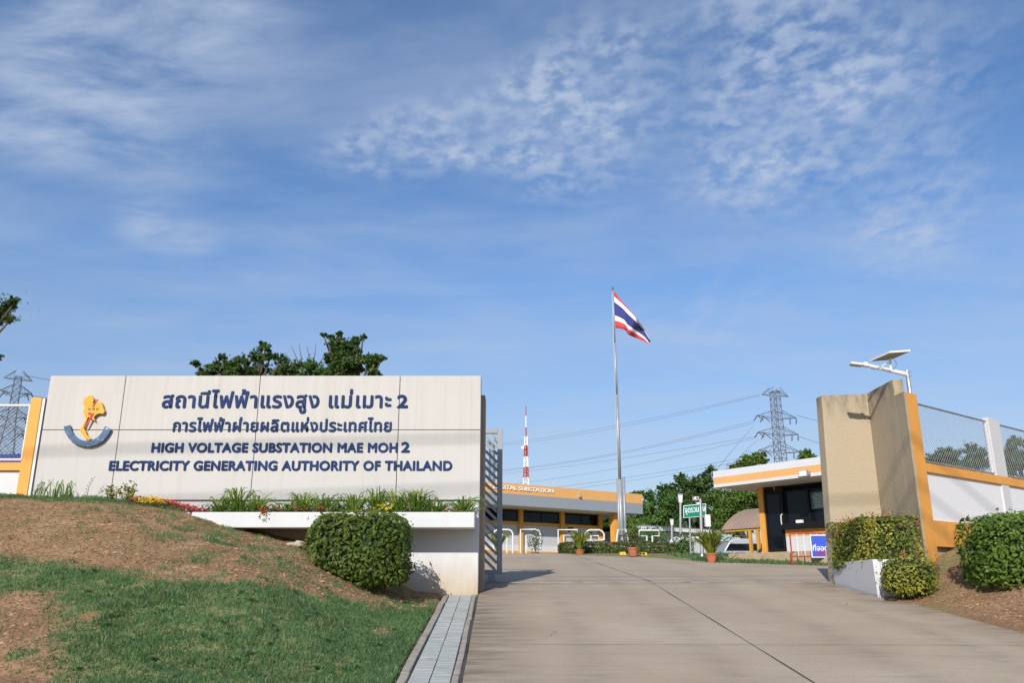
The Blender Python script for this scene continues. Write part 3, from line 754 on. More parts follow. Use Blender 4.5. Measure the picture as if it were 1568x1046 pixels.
def letters(txt, px0, px1, pbase, ref, refpx, name='lettering', thick=.010, depth=.022):
    b = (pbase[0] + pbase[1]) / 2 if isinstance(pbase, tuple) else pbase
    xa, xb = sX(px0, b), sX(px1, b); za = sZ(400, b); h = sZ(400, b - refpx) - za
    v, f = fit_text(txt, xa, xb, za, ref, h, depth, thick, 1.07)
    mb = MB(); v[:, 1] += YS - depth * .5 - .008
    mb.add(v, f)
    for k in range(40):                                          # stand-off pins into the panel
        pass
    return mb.build(name, M['navy'], sign)
letters('สถานีไฟฟ้าแรงสูง แม่เมาะ', 247.5, 599, 625.2, 'ถ', 19.8, thick=.0100)
letters('2', 607.5, 624.5, 625.2, '2', 20.5, thick=.011)
letters('การไฟฟ้าฝ่ายผลิตแห่งประเทศไทย', 264, 599.5, 661.6, 'ก', 15.4, thick=.0082)
letters('HIGH VOLTAGE SUBSTATION MAE MOH', 231.5, 609, 693.4, 'H', 15.0, thick=.0095)
letters('2', 614, 627.5, 693.4, '2', 16.5, thick=.010)
letters('ELECTRICITY GENERATING AUTHORITY OF THAILAND', 166.5, 692.5, 721.2, 'H', 15.2, thick=.0095)

# emblem: country outline, lightning bolt, bowl-shaped band
def ez(pts): return [(sX(90 + x / 10.46, 595 + y / 10.46), sZ(90 + x / 10.46, 595 + y / 10.46)) for x, y in pts]
def prism_tri(poly, y0, y1, name, m, parent):
    import bmesh
    bm = bmesh.new(); vv = [bm.verts.new((x, y0, z)) for x, z in poly]; f = bm.faces.new(vv)
    r = bmesh.ops.extrude_face_region(bm, geom=[f]); bmesh.ops.translate(bm, verts=[g for g in r['geom'] if isinstance(g, bmesh.types.BMVert)], vec=(0, y1 - y0, 0))
    bmesh.ops.triangulate(bm, faces=bm.faces[:])
    mb = MB(); bm.verts.index_update(); mb.add([v.co[:] for v in bm.verts], [tuple(v.index for v in f.verts) for f in bm.faces]); bm.free()
    return mb.build(name, m, parent)
tpoly = [(440, 165), (480, 150), (520, 124), (552, 128), (580, 160), (588, 190), (572, 235), (570, 262), (600, 248), (625, 236), (655, 240), (690, 226), (712, 240),
         (732, 285), (740, 330), (760, 362), (752, 395), (735, 418), (680, 412), (640, 420), (600, 452), (590, 475), (600, 505), (612, 540), (590, 520), (560, 505), (540, 488),
         (510, 470), (490, 478), (478, 520), (455, 570), (435, 620), (425, 655), (440, 665), (462, 705), (474, 745), (495, 775), (530, 800), (545, 825), (500, 838), (465, 815), (435, 790), (405, 745), (385, 715),
         (365, 695), (375, 655), (400, 620), (425, 580), (445, 540), (455, 500), (450, 465), (440, 430), (418, 390), (425, 365), (445, 335), (448, 310), (425, 275), (415, 235), (428, 205)]
ty = YS - .022
emb = prism_tri(ez(tpoly), ty - .045, ty - .005, 'emblem', M['yellow'], sign)
for bolt in ([(640, 188), (668, 190), (645, 225), (620, 245), (588, 305), (566, 303)], [(520, 388), (536, 398), (533, 408), (592, 410), (566, 470), (500, 590), (455, 650), (450, 640), (545, 440), (497, 426)]):
    prism_tri(ez(bolt), ty - .056, ty - .0455, 'bolt', M['red'], emb)
xa, za = ez([(500, 360)])[0]; xb, zb = ez([(665, 325)])[0]
v, f = fit_text('ก ฟ ผ', xa, xb, za, 'ก', zb - za, .008, .002); mb = MB(); v[:, 1] += ty - .054; mb.add(v, f)
mb.build('emblem_lettering', M['steel_dk'], emb)
arc = []
cx_, cy_ = 500, 545
ctr = [(157, 610), (180, 700), (235, 790), (320, 858), (420, 893), (515, 897), (610, 870), (700, 815), (765, 735), (815, 640)]
wd = [52, 52, 50, 48, 46, 46, 48, 50, 52, 54]
out, inn = [], []
for i, (x, y) in enumerate(ctr):
    a, b = ctr[max(i - 1, 0)], ctr[min(i + 1, len(ctr) - 1)]; tx, ty_ = b[0] - a[0], b[1] - a[1]; l = math.hypot(tx, ty_)
    nx_, ny_ = -ty_ / l, tx / l
    out.append((x + nx_ * wd[i], y + ny_ * wd[i])); inn.append((x - nx_ * wd[i], y - ny_ * wd[i]))
prism_tri(ez(out + inn[::-1]), ty - .045, ty - .005, 'emblem_band', M['arc'], sign)

# ------------------------------------------------------------------ plants along the sign
def clump_blades(c, n, h, spread, w):
    bl = []
    for k in range(n):
        a = random.uniform(0, 2 * math.pi); L = h * random.uniform(.45, 1.12); out = spread * random.uniform(.1, 1.0) ** .8
        b = Vector(c) + Vector((random.uniform(-.09, .09), random.uniform(-.05, .05), 0)); d = Vector((math.cos(a), math.sin(a), 0))
        if abs(d.y) > .5: d.y *= .5
        pts = [b, b + d * out * .22 + Vector((0, 0, L * .45)), b + d * out * .55 + Vector((0, 0, L * .82)), b + d * out * .85 + Vector((0, 0, L * random.uniform(.8, 1.0))), b + d * out * 1.15 + Vector((0, 0, L * random.uniform(.45, .95)))]
        t = random.random()
        side = Vector((random.uniform(-1, 1), random.uniform(-1, 1), random.uniform(-.3, .3))).normalized()
        bl.append((pts, [w * .7, w, w * .9, w * .6, w * .06], side, (t * .7 if t < .85 else random.uniform(.7, 1))))
    return bl
sl = [(338, 37, 'first strap leaf clump in the planter, at its left end beside the red flowers'), (368, 45, 'tall second strap leaf clump from the left end of the planter'),
      (396, 34, 'third strap leaf clump from the left, under the letters GENE'), (437, 30, 'low strap leaf clump in the planter with red blooms at its foot'),
      (463, 43, 'bushy strap leaf clump below the word AUTHORITY'), (491, 38, 'strap leaf clump standing above the left edge of the round bush'),
      (519, 29, 'short thin strap leaf clump at the planter middle beside one yellow bloom'), (545, 36, 'strap leaf clump above the middle of the round clipped bush'),
      (574, 46, 'tallest strap leaf clump left of the yellow flowers in the planter'), (609, 50, 'large strap leaf clump above the right side of the round bush'),
      (636, 44, 'dense strap leaf clump right of the tallest pair in the planter'), (668, 36, 'separate strap leaf clump between red ground flowers and the dense row'),
      (712, 33, 'last strap leaf clump at the gate end of the planter')]
for px, hp, lab in sl:
    p = at(px, 783, 14.72); h = hp / 87 * 1.05
    c = (p.x + random.uniform(-.04, .04), 14.66 + random.uniform(-.05, .08), pzt - .06); h *= random.uniform(.72, .95)
    t = thing('strap_leaf_plant', c, lab, 'plant', 'strap leaf clumps in the planter')
    blade_obj('foliage', clump_blades(c, int(46 + hp * .8), h, .42, .0125), M['strap'], t)
for px, hp, lab in ((58, 20, 'small strap leaf tuft on the mound by the orange post'), (84, 22, 'small strap leaf tuft on the mound between two other tufts'), (102, 19, 'small strap leaf tuft below the emblem on the mound')):
    p = at(px, 756, 14.75); c = (p.x, 14.75, gz(p.x, 14.75))
    t = thing('strap_leaf_plant', c, lab, 'plant', 'small strap leaf tufts on the mound')
    blade_obj('foliage', clump_blades(c, 16, hp / 87 * 1.35, .16, .009), M['strap'], t)

def flower_patch(name, label, cat, x0, x1, y0, y1, zf, n, m, leaves, sz=.035, h=.12):
    X = rng.uniform(x0, x1, n); Y = rng.uniform(y0, y1, n); Z = np.array([zf(a, b) for a, b in zip(X, Y)])
    t = thing(name, ((x0 + x1) / 2, (y0 + y1) / 2, zf((x0 + x1) / 2, (y0 + y1) / 2)), label, cat)
    P = np.stack([X, Y, Z + rng.uniform(.5, 1, n) * h], 1)
    leaf_mesh('blossom', np.repeat(P, 3, 0) + rng.normal(0, sz * .25, (n * 3, 3)), np.tile([0, -.5, .8], (n * 3, 1)), sz, m, t, .8, jitter=.5)
    k = leaves; X = rng.uniform(x0, x1, k); Y = rng.uniform(y0, y1, k); Z = np.array([zf(a, b) for a, b in zip(X, Y)])
    leaf_mesh('foliage', np.stack([X, Y, Z + rng.uniform(0, .85, k) * h], 1), np.tile([0, -.3, .8], (k, 1)), .05, M['leaf_mid'], t, .45)
pl = lambda a, b: pzt - .05
mzf = lambda a, b: gz(a, b)
xx = lambda px: at(px, 775, 14.8).x
flower_patch('red_flowers', 'dense bed of red flowers on the mound left of the planter', 'flowers', xx(208), xx(330), 14.55, 14.95, lambda a, b: max(gz(a, b) - .02, pzt - .10, float(np.interp(a, [xx(200), xx(262), xx(330)], [at(200, 776, 14.8).z, at(262, 779, 14.8).z, pzt - .1]))), 420, M['fl_red'], 420, .04, .13)
flower_patch('yellow_flowers', 'bed of yellow flowers on the mound before the red flowers', 'flowers', xx(222), xx(264), 14.25, 14.75, mzf, 85, M['fl_yel'], 120, .042, .15)
flower_patch('red_flowers', 'sparse red flowers in the planter beneath the word GENERATING', 'flowers', xx(398), xx(435), 14.5, 14.75, pl, 26, M['fl_red'], 120, .042, .16)
flower_patch('red_flowers', 'sparse red flowers in the planter just above the round bush', 'flowers', xx(452), xx(512), 14.5, 14.72, pl, 40, M['fl_red'], 200, .042, .16)
flower_patch('yellow_flowers', 'yellow flowers in the planter between the tall strap leaf clumps', 'flowers', xx(572), xx(605), 14.48, 14.7, pl, 30, M['fl_yel'], 130, .042, .2)
flower_patch('red_flowers', 'dull red ground flowers near the gate end of the planter', 'flowers', xx(680), xx(708), 14.5, 14.8, pl, 40, M['fl_red'], 140, .03, .12)
flower_patch('trailing_flowers', 'red flowers trailing over the planter front near its left end', 'flowers', xx(408), xx(424), 14.38, 14.42, lambda a, b: pzt - .14, 5, M['fl_red'], 26, .04, .16)

n_ = 4200; X = rng.uniform(-5.25, -.72, n_); Y = rng.uniform(14.5, 14.92, n_); Z = pzt - .05 + rng.uniform(0, 1, n_) ** 1.5 * .15 * (.5 + fbm(X * 5, Y * 5, 3, 2))
tag(leaf_mesh('ground_cover', np.stack([X, Y, Z], 1), np.tile([0, -.4, .8], (n_, 1)), .055, M['leaf_mid'], None, .4, origin=(-3, 14.7, pzt)), 'low leafy ground cover filling the white planter between the clumps', 'ground cover', kind='stuff')
def shrub_points(c, r, n, shell=.55, pw=2.0):
    """points through an ellipsoid-like body, most of them near its surface, with outward normals"""
    if pw >= 6:                                                   # box-cut: even over the faces of a rounded box
        rr = np.array(r); ar = np.array([rr[1] * rr[2], rr[0] * rr[2], rr[0] * rr[1]]); ax = rng.choice(3, n, p=ar / ar.sum())
        u = rng.uniform(-1, 1, (n, 3)); sg = rng.choice([-1.0, 1.0], n); u[np.arange(n), ax] = sg * (1 - shell * rng.uniform(0, 1, n) ** 2.2 * .6)
        e = np.clip(np.sort(np.abs(u), 1)[:, 1], 0, 1); u *= (1 - .05 * smooth(e, .8, 1))[:, None]
        d = np.zeros((n, 3)); d[np.arange(n), ax] = sg
        return np.array(c) + u * rr, d
    d = rng.normal(0, 1, (n * 4, 3)); d /= np.linalg.norm(d, axis=1)[:, None]
    k = (np.abs(d) ** pw).sum(1) ** (-1 / pw)
    sel = rng.choice(n * 4, n, replace=False, p=k ** 3 / (k ** 3).sum()); d, k = d[sel], k[sel]
    q = d * k[:, None] * (1 - shell * rng.uniform(0, 1, n) ** 2.2)[:, None]
    P = np.array(c) + q * np.array(r)
    return P, d
for px, lab, w, h in ((168, 'low yellow-leaved croton on the mound under the emblem', .17, .17), (196, 'taller spindly croton with reddish tips beside the low one', .14, .25)):
    p = at(px, 765, 14.6); g = gz(p.x, 14.6)
    t = thing('croton', (p.x, 14.6, g), lab, 'shrub')
    P, d = shrub_points((p.x, 14.6, g + h * .75), (w, w, h * .75), 110, .7)
    leaf_mesh('foliage', P, d + np.array([0, 0, .6]), .085, M['leaf_ixora'], t, .38)
    mb = MB()
    for k in range(5): a = random.uniform(0, 6.28); mb.tube([(p.x, 14.6, g - .03), (p.x + math.cos(a) * w * .6, 14.6 + math.sin(a) * w * .6, g + h * 1.1)], [.008, .004], 5)
    mb.build('stem', M['bark'], t)
mb = MB(); p = at(133, 760, 14.8)
mb.tube([(p.x, 14.8, gz(p.x, 14.8) - .02), (p.x + .02, 14.78, gz(p.x, 14.8) + .2), (p.x + .09, 14.78, gz(p.x, 14.8) + .38)], [.004, .003, .001], 4)
for k in range(12):
    z = gz(p.x, 14.8) + .05 + .028 * k; x = p.x + .002 * k + max(0, k - 5) * .01
    mb.add([(x, 14.775, z), (x + (.03 if k % 2 else -.03), 14.77, z + .012), (x + (.02 if k % 2 else -.02), 14.775, z + .03)], [(0, 1, 2)])
mb.build('weed', M['leaf_dark']); tag(bpy.data.objects['weed'], 'single thin dark weed stem in front of the sign, under the emblem', 'weed')

# ------------------------------------------------------------------ clipped bushes
def bush(name, label, c, r, n, size, m, pw=3.0, red=None, redn=0, core=.83, tint=None, cat='bush', aspect=.5, ground_cut=True, group=None):
    g = gz(c[0], c[1])
    t = thing(name, (c[0], c[1], g), label, cat, group)
    P, d = shrub_points(c, r, n, .30, pw)
    bumps = 1 + .12 * (fbm(P[:, 0] * 3.1 + 9, P[:, 2] * 3.1 + P[:, 1] * 2.3 + 5, 13, 3) - .5) * 2
    P = np.array(c) + (P - np.array(c)) * bumps[:, None]
    sprig = rng.uniform(0, 1, len(P)) < .07; P[sprig] += (d[sprig] + np.array([0, 0, .4])) * rng.uniform(.02, .10, sprig.sum())[:, None]
    if pw < 6:
        for k in range(5):
            a = random.uniform(0, 6.283); q = (c[0] + math.cos(a) * r[0] * .25, c[1] + math.sin(a) * r[1] * .25); mb = MB()
            mb.tube([(q[0], q[1], gz(*q) - .04), (q[0] + math.cos(a) * r[0] * .3, q[1] + math.sin(a) * r[1] * .3, c[2] - r[2] * .3)], [.014, .008], 5); mb.build('stem', M['bark'], t)
    if ground_cut:
        k = P[:, 2] > ground(P[:, 0], P[:, 1]) + .07 + .05 * rng.uniform(-1, 1, len(P)); P, d = P[k], d[k]
    tn = rng.beta(2.0, 2.4, len(P)) if tint is None else tint(P, d)
    leaf_mesh('foliage', P, d * 1.0 + np.array([0, -.1, .45]), size, m, t, aspect, tn, .55)
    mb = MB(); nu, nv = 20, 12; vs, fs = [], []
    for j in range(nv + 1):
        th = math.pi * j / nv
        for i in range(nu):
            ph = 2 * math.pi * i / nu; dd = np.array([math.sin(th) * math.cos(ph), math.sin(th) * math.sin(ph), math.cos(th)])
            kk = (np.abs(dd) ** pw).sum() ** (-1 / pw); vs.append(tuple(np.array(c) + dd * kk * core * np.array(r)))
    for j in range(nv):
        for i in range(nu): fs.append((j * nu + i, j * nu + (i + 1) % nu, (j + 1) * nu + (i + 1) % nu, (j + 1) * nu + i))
    mb.add(vs, fs); mb.build('dark_core', M['core'], t, smooth=True)  # solid dark body added inside the leaves, stops the view through them
    if redn:
        P, d = shrub_points(c, (r[0] * 1.02, r[1] * 1.02, r[2] * 1.02), redn * 6, .03, pw)
        k = (P[:, 2] > c[2] + r[2] * .35) & (d[:, 1] < .35); P, d = P[k][:redn], d[k][:redn]
        leaf_mesh('blossom', np.repeat(P, 7, 0) + rng.normal(0, .022, (len(P) * 7, 3)), np.repeat(d, 7, 0), .05, M['fl_red'], t, .6)
    return t
p = at(551, 843, 13.45)
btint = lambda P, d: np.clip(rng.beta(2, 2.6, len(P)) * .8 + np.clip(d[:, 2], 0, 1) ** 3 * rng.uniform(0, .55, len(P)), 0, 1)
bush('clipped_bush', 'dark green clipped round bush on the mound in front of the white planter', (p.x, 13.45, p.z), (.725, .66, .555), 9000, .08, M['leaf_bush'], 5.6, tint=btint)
p = at(1572, 850, 13.0)
bush('clipped_bush', 'large glossy green clipped bush before the white block wall at the right edge', (p.x, 13.0, p.z), (.79, .72, .585), 9000, .085, M['leaf_bush_r'], 4.2)

# ------------------------------------------------------------------ gate pier on the left and sliding gate
mb = MB(); g = float(zr(15.8))
xa = at(742.6, 760, 15.9).x
mb.box(-1.5, xa, 15.55, 16.1, -.1, at(740, 606, 15.6).z)
tag(mb.build('gate_pier', M['roughcast'], bevel=.01), 'narrow brown rough pier behind the right end of the sign wall', 'pier')
YG = 17.35
gX = lambda x: at(x, 770, YG).x
gZ = lambda y: at(760, y, YG).z
gate = thing('sliding_gate', (-2.5, YG, float(zr(YG))), 'grey steel sliding gate with slanted bars, drawn back behind the sign', 'gate')
zt, zb_ = gZ(657), gZ(880); xr = gX(769.2); xl = -5.5
mb = MB(); w = .105
mb.box(xr - w, xr, YG - .04, YG + .04, zb_, zt); mb.box(xl, xl + w, YG - .04, YG + .04, zb_, zt)
mb.box(xl + w, xr - w, YG - .0399, YG + .0399, zt - .10, zt - .001); mb.box(xl + w, xr - w, YG - .0399, YG + .0399, zb_ + .001, zb_ + .08)
mb.build('frame', M['gate'], gate, bevel=.008)
mb = MB(); st = .166; z = zt + .9; hh = .36
while z > zb_ + .02:                                             # bars fall from left to right, cut at the frame
    x0 = xr - w; zz = z - .1
    a = Vector((x0 - .58, YG, zz + .56)); b = Vector((x0, YG, zz))
    lo, hi = zb_ + .08, zt - .1
    def cut(p, q):
        p, q = p.copy(), q.copy()
        if p.z > hi: t = (p.z - hi) / (p.z - q.z); p = p + (q - p) * t
        if q.z < lo: t = (p.z - lo) / (p.z - q.z); q = p + (q - p) * min(t, 1)
        return p, q
    if b.z < hi - .03 and a.z > lo + .03:
        p_, q_ = cut(a, b); mb.bar(p_, q_, .030, .055, (0, 0, 1))
    z -= st
mb.build('bars', M['gate'], gate)
mb = MB(); mb.box(xr - .72, xr - .685, YG - .03, YG + .03, zb_ + .08, zt - .1); mb.build('mullion', M['gate'], gate)
for bx in (xr - .19, -4.9):
    gz0 = float(zr(YG))
    mb = MB(); mb.box(bx - .09, bx + .05, YG - .05, YG + .05, gz0 + .02, zb_ - .001); mb.tube([(bx - .02, YG - .055, gz0 + .07), (bx - .02, YG + .055, gz0 + .07)], .065, 14)
    mb.build('wheel_carriage', M['gate'], gate)

# ------------------------------------------------------------------ left boundary wall and fence
YL = 15.15
lX = lambda x, y: at(x, y, YL).x
lZ = lambda y: at(20, y, YL).z
post_l, post_r = lX(53.5, 611), lX(70.0, 611)
mb = MB(); mb.box(post_l, post_r, YL - .12, YL + .25, .9, lZ(611))
t = thing('boundary_wall', (-10.5, YL, gz(-10, 15.1)), 'white boundary wall with orange post and coping, left of the sign', 'wall')
mb.build('post', M['orange'], t, bevel=.008)
mb = MB(); mb.box(post_r + .002, post_r + .05, YL - .10, YL + .25, .9, lZ(612)); mb.build('post_edging', M['white_clean'], t)
mb = MB(); mb.box(-16, post_l, YL - .06, YL + .15, lZ(721), lZ(709)); mb.build('coping', M['orange'], t)
mb = MB(); mb.box(-16, post_l, YL, YL + .10, .6, lZ(721)); mb.build('infill', M['white'], t)

def chain_panel(t, F, s0, s1, z0, z1, off, pitch=.062, r=.0036, n=3):
    """diamond wire between s0..s1, z0..z1"""
    mb = MB()
    w, h = s1 - s0, z1 - z0; k = -h
    while k < w:
        for sgn in (1, -1):
            a0, b0 = max(0, k), min(w, k + h)
            if b0 - a0 > .02:
                za, zb = a0 - k, b0 - k
                if sgn < 0: za, zb = h - za, h - zb
                mb.tube([F.P(s0 + a0, z0 + za, off + .004 * sgn), F.P(s0 + b0, z0 + zb, off + .004 * sgn)], r, n, cap=False)
        k += pitch
    mb.build('chain_link', M['chain'], t)
FL = Fac((-16, YL), (1, 0), (0, -1))
t = thing('fence_panel', (-12, YL, lZ(707)), 'white framed chain link panel on the wall left of the sign', 'fence')
s1 = lX(49.5, 622) + 16 - .02
mb = MB(); zt_, zb2 = lZ(621.5), lZ(704.5)
for a, b in (((.1, zt_), (s1, zt_)), ((.1, zb2), (s1, zb2)), ((s1, zb2), (s1, zt_)), ((.1, zb2), (.1, zt_)), ((s1 - 2.6, zb2), (s1 - 2.6, zt_))):
    mb.tube([FL.P(a[0], a[1], .02), FL.P(b[0], b[1], .02)], .024, 8)
mb.build('frame', M['tube_white'], t)
chain_panel(t, FL, s1 - 2.58, s1, zb2, zt_, .02, .075, .0055)

# ------------------------------------------------------------------ right gate pier (two rough walls at a right angle)
YP = 16.85
pt = thing('gate_pier', (7.0, 16.8, float(zr(16.8))), 'tall beige roughcast pier of two walls meeting in a corner, right of the drive', 'pier')
x0, x1 = at(1258, 605, YP).x, 7.215
ztl, ztr = at(1258, 605.5, YP).z, at(1328, 603, YP).z
mb = MB()
xb0 = at(1278, 893, YP).x
mb.hexa([(xb0, YP, -.15), (x1, YP, -.15), (x1, YP + .28, -.15), (xb0 - .02, YP + .28, -.15), (x0, YP, ztl), (x1, YP, ztr), (x1, YP + .28, ztr), (x0 - .02, YP + .28, ztl)])
mb.build('front_wall', M['roughcast'], pt, bevel=.01)
mb = MB()
zh = at(1366, 581, 15.67).z; zl = at(1382.5, 600, 15.33).z
xe = 7.215 + .20
mb.box(7.218, xe, 15.67, YP + .28, -.15, zh)
mb.build('side_wall', M['roughcast'], pt, bevel=.01)
mb = MB(); c4 = [(7.2185, 15.322), (7.262, 15.345), (7.262, 15.668), (7.2185, 15.668)]
mb.hexa([(x, y, -.15) for x, y in c4] + [(x, y, zl) for x, y in c4]); mb.build('low_step', M['roughcast'], pt)

# right boundary wall, running away to the right
W = Fac(WALL_P, WALL_D, WALL_N)
rz = lambda x, y: (1380 + x / 3.27, 600 + y / 3.27)
bw = thing('boundary_wall', W.P(1.5, .3), 'orange framed wall of white blocks right of the beige pier', 'wall')
s_p, z_p = W.to(*rz(76, 14)); s_p2, _ = W.to(*rz(150, 640))
zpt = (W.to(*rz(16, 3))[1] + z_p) / 2
s_w = (s_p + s_p2) / 2
pA, pB, pC = W.P(.058, 0, .02), W.P(s_w, 0, .02), W.P(s_w, 0, -.16)
c4 = [(pA.x, pA.y), (pB.x, pB.y), (pC.x, pC.y), (7.265, 15.62)]
mb = MB(); mb.hexa([(x, y, -.2) for x, y in c4] + [(x, y, zpt) for x, y in c4]); mb.build('post', M['orange'], bw, bevel=.006)
c4 = [(7.216, 15.285), (pA.x - .002, pA.y - .006), (7.262, 15.343), (7.2165, 15.319)]
mb = MB(); mb.hexa([(x, y, -.1) for x, y in c4] + [(x, y, zpt - .01) for x, y in c4]); mb.build('post_edging', M['roughcast'], bw)
zb_t = W.to(*rz(125, 357))[1]; zb_b = W.to(*rz(130, 402))[1]; zl_t = W.to(*rz(155, 643))[1]; zl_b = W.to(*rz(175, 776))[1]
LEN = 7.0
mb = MB(); W.box(mb, s_w, LEN, zb_b, zb_t, -.14, .0); mb.build('coping', M['orange'], bw, bevel=.005)
mb = MB(); W.box(mb, s_w, LEN, zl_b, zl_t, -.14, .0); mb.build('plinth_beam', M['orange'], bw, bevel=.005)
mb = MB(); W.box(mb, s_w - .01, LEN, -.4, zl_b - .001, -.15, -.09); mb.build('foundation', M['plinth'], bw)
bmat = mat('white_blocks', (.74, .75, .76), .65, .04, 1.2, .05, 50)
nt = bmat.node_tree
bk = nt.nodes.new('ShaderNodeTexBrick'); tcb = nt.nodes.new('ShaderNodeTexCoord'); mpb = nt.nodes.new('ShaderNodeMapping')
mpb.inputs['Rotation'].default_value = (R(90), 0, 0)
bk.offset = 0; bk.inputs['Color1'].default_value = (.68, .69, .70, 1); bk.inputs['Color2'].default_value = (.695, .70, .71, 1); bk.inputs['Mortar'].default_value = (.74, .74, .74, 1)
bk.inputs['Scale'].default_value = 1; bk.inputs['Mortar Size'].default_value = .006; bk.inputs['Brick Width'].default_value = .195; bk.inputs['Row Height'].default_value = .22
vr = nt.nodes.new('ShaderNodeVectorRotate'); vr.rotation_type = 'Z_AXIS'; vr.inputs['Angle'].default_value = -math.atan2(W.d.y, W.d.x)
sep = nt.nodes.new('ShaderNodeSeparateXYZ'); cmb = nt.nodes.new('ShaderNodeCombineXYZ')
nt.links.new(tcb.outputs['Object'], vr.inputs[0]); nt.links.new(vr.outputs[0], sep.inputs[0]); nt.links.new(sep.outputs[0], cmb.inputs[0]); nt.links.new(sep.outputs[2], cmb.inputs[1])
nt.links.new(cmb.outputs[0], bk.inputs[0]); nt.links.new(bk.outputs[0], nt.nodes['Principled BSDF'].inputs['Base Color'])
mb = MB(); W.box(mb, s_w, LEN, zl_t, zb_b, -.12, -.045); mb.build('infill', bmat, bw)
sa, za = W.to(*rz(437, 128)); sb, _ = W.to(*rz(492, 128))
sa2, _ = W.to(*rz(480, 415)); sb2, _ = W.to(*rz(533, 420))
sa, sb = (sa + sa2) / 2, (sb + sb2) / 2
mb = MB(); W.box(mb, sa, sb, zb_t + .001, za, -.13, -.01); mb.build('fence_post', M['white'], bw, bevel=.006)
sc1, sc2 = W.to(*rz(508, 470))[0], W.to(*rz(543, 470))[0]
mb = MB(); W.box(mb, sc1, sc2, zl_t + .001, zb_b - .001, -.044, -.012); mb.build('pilaster', M['white'], bw)
def fence(label, s0, s1, z0, z1):
    t = thing('fence_panel', W.P((s0 + s1) / 2, z0, -.05), label, 'fence', 'chain link panels on the right wall')
    mb = MB()
    for a, b in (((s0, z1), (s1, z1)), ((s0, z0), (s1, z0)), ((s1, z0), (s1, z1)), ((s0, z0), (s0, z1))): mb.tube([W.P(*a, -.06), W.P(*b, -.06)], .021, 8)
    mb.build('frame', M['steel'], t)
    chain_panel(t, W, s0, s1, z0, z1, -.06, .086, .0028)
    mb = MB(); W.box(mb, s1 - .03, s1 + .012, z0 + .02, z1 - .02, -.095, -.03); mb.build('stile', M['white_clean'], t)
ftop = W.to(*rz(85, 56))[1]; fbot = W.to(*rz(125, 346))[1]
fence('chain link panel between the orange post and the white post', s_w + .02, sa - .03, fbot, ftop)
fence('chain link panel right of the white post, cut by the photo edge', sb + .03, sb + 1.9, fbot, ftop)

# white planter wall and variegated hedge
zc_ = at(1335, 857, 14.66).z
pw_ = thing('planter_wall', (6.5, 15.5, float(zr(15.5))), 'low white planter wall at the foot of the beige pier', 'planter')
mb = MB()
zc2 = at(1284, 863, 16.8).z
mb.hexa([(6.06, 14.66, -.35), (6.18, 14.66, -.35), (6.28, YP - .005, -.1), (6.16, YP - .005, -.1), (6.03, 14.66, zc_), (6.15, 14.66, zc_), (6.27, YP - .005, zc2), (6.15, YP - .005, zc2)])
mb.build('side_wall', M['white_clean'], pw_, bevel=.008)
mb = MB(); mb.hexa([(6.183, 14.66, -.35), (6.88, 14.66, -.35), (6.88, 14.78, -.35), (6.183, 14.78, -.35), (6.153, 14.66, zc_), (6.88, 14.66, zc_), (6.88, 14.78, zc_), (6.155, 14.78, zc_)]); mb.build('front_wall', M['white_clean'], pw_)
mb = MB(); mb.box(6.29, 7.19, 14.79, YP - .01, -.3, zc_ - .08); mb.build('planter_soil', M['bark'], pw_)
zht = at(1345, 797, 14.75).z
itint = lambda P, d: np.clip(.24 + .70 * smooth(fbm(P[:, 0] * 4 + 3, P[:, 2] * 4 + P[:, 1] * 3, 17, 3), .36, .62) * rng.beta(2.2, 1.6, len(P)) + rng.normal(0, .12, len(P)), 0, 1)
bush('ixora_hedge', 'box-cut yellow and green hedge with red blooms in the white planter', (6.50, 15.72, (zht + zc_) / 2 - .02), (.42, 1.04, (zht - zc_) / 2 + .10), 9500, .062, M['leaf_ixora'], 9.0, redn=26, tint=itint, cat='hedge', core=.86)
p = at(1391, 883, 14.15)
bush('ixora_shrub', 'round yellow and green shrub in front of the white planter wall', (p.x, 14.15, p.z), (.41, .42, .33), 3600, .055, M['leaf_ixora'], 2.6, redn=5, tint=itint, cat='shrub')

# ------------------------------------------------------------------ solar street lamp behind the pier
lamp = thing('solar_street_lamp', (7.62, 15.62, gz(7.62, 15.62)), 'white solar street lamp reaching out above the beige pier', 'street lamp')
zz = lambda x, y, Y: at(1290 + x / 7.475, 520 + y / 7.475, Y)
top = zz(740, 372, 15.62)
mb = MB(); mb.tube([(top.x + .02, 15.62, 0), (top.x, 15.62, top.z + .03)], .036, 10); mb.build('pole', M['steel'], lamp)
a, b = zz(745, 400, 15.62), zz(300, 300, 15.62)
mb = MB(); mb.tube([a, b], [.042, .034], 10); mb.build('arm', M['tube_white'], lamp)
e = zz(85, 275, 15.62); d = (e - b).normalized()
mb = MB()
for q0, q1, w0, h0 in ((0, .30, .10, .055), (.30, 1.0, .15, .05)):
    pa, pc = b + (e - b) * q0, b + (e - b) * q1; mb.bar(pa, pc, w0, h0)
mb.bar(b + (e - b) * .05 + Vector((0, 0, .035)), b + (e - b) * .3 + Vector((0, 0, .03)), .09, .05)
mb.build('lamp_head', M['white_clean'], lamp, bevel=.015)
mb = MB(); mb.bar(b + (e - b) * .38 - Vector((0, 0, .027)), b + (e - b) * .95 - Vector((0, 0, .027)), .11, .012); mb.build('lens', M['panel_back'], lamp)
s0_, s1_ = zz(553, 345, 15.62), zz(545, 215, 15.62)
mb = MB(); mb.tube([s0_, s1_], .022, 8); mb.tube([zz(445, 305, 15.62), zz(540, 255, 15.62)], .010, 6); mb.build('bracket', M['tube_white'], lamp)
cen = zz(541, 185, 15.62)
ux = Vector((.99, .05, .085)).normalized(); uy = Vector((-.24, .97, -.03)).normalized(); un = ux.cross(uy).normalized()
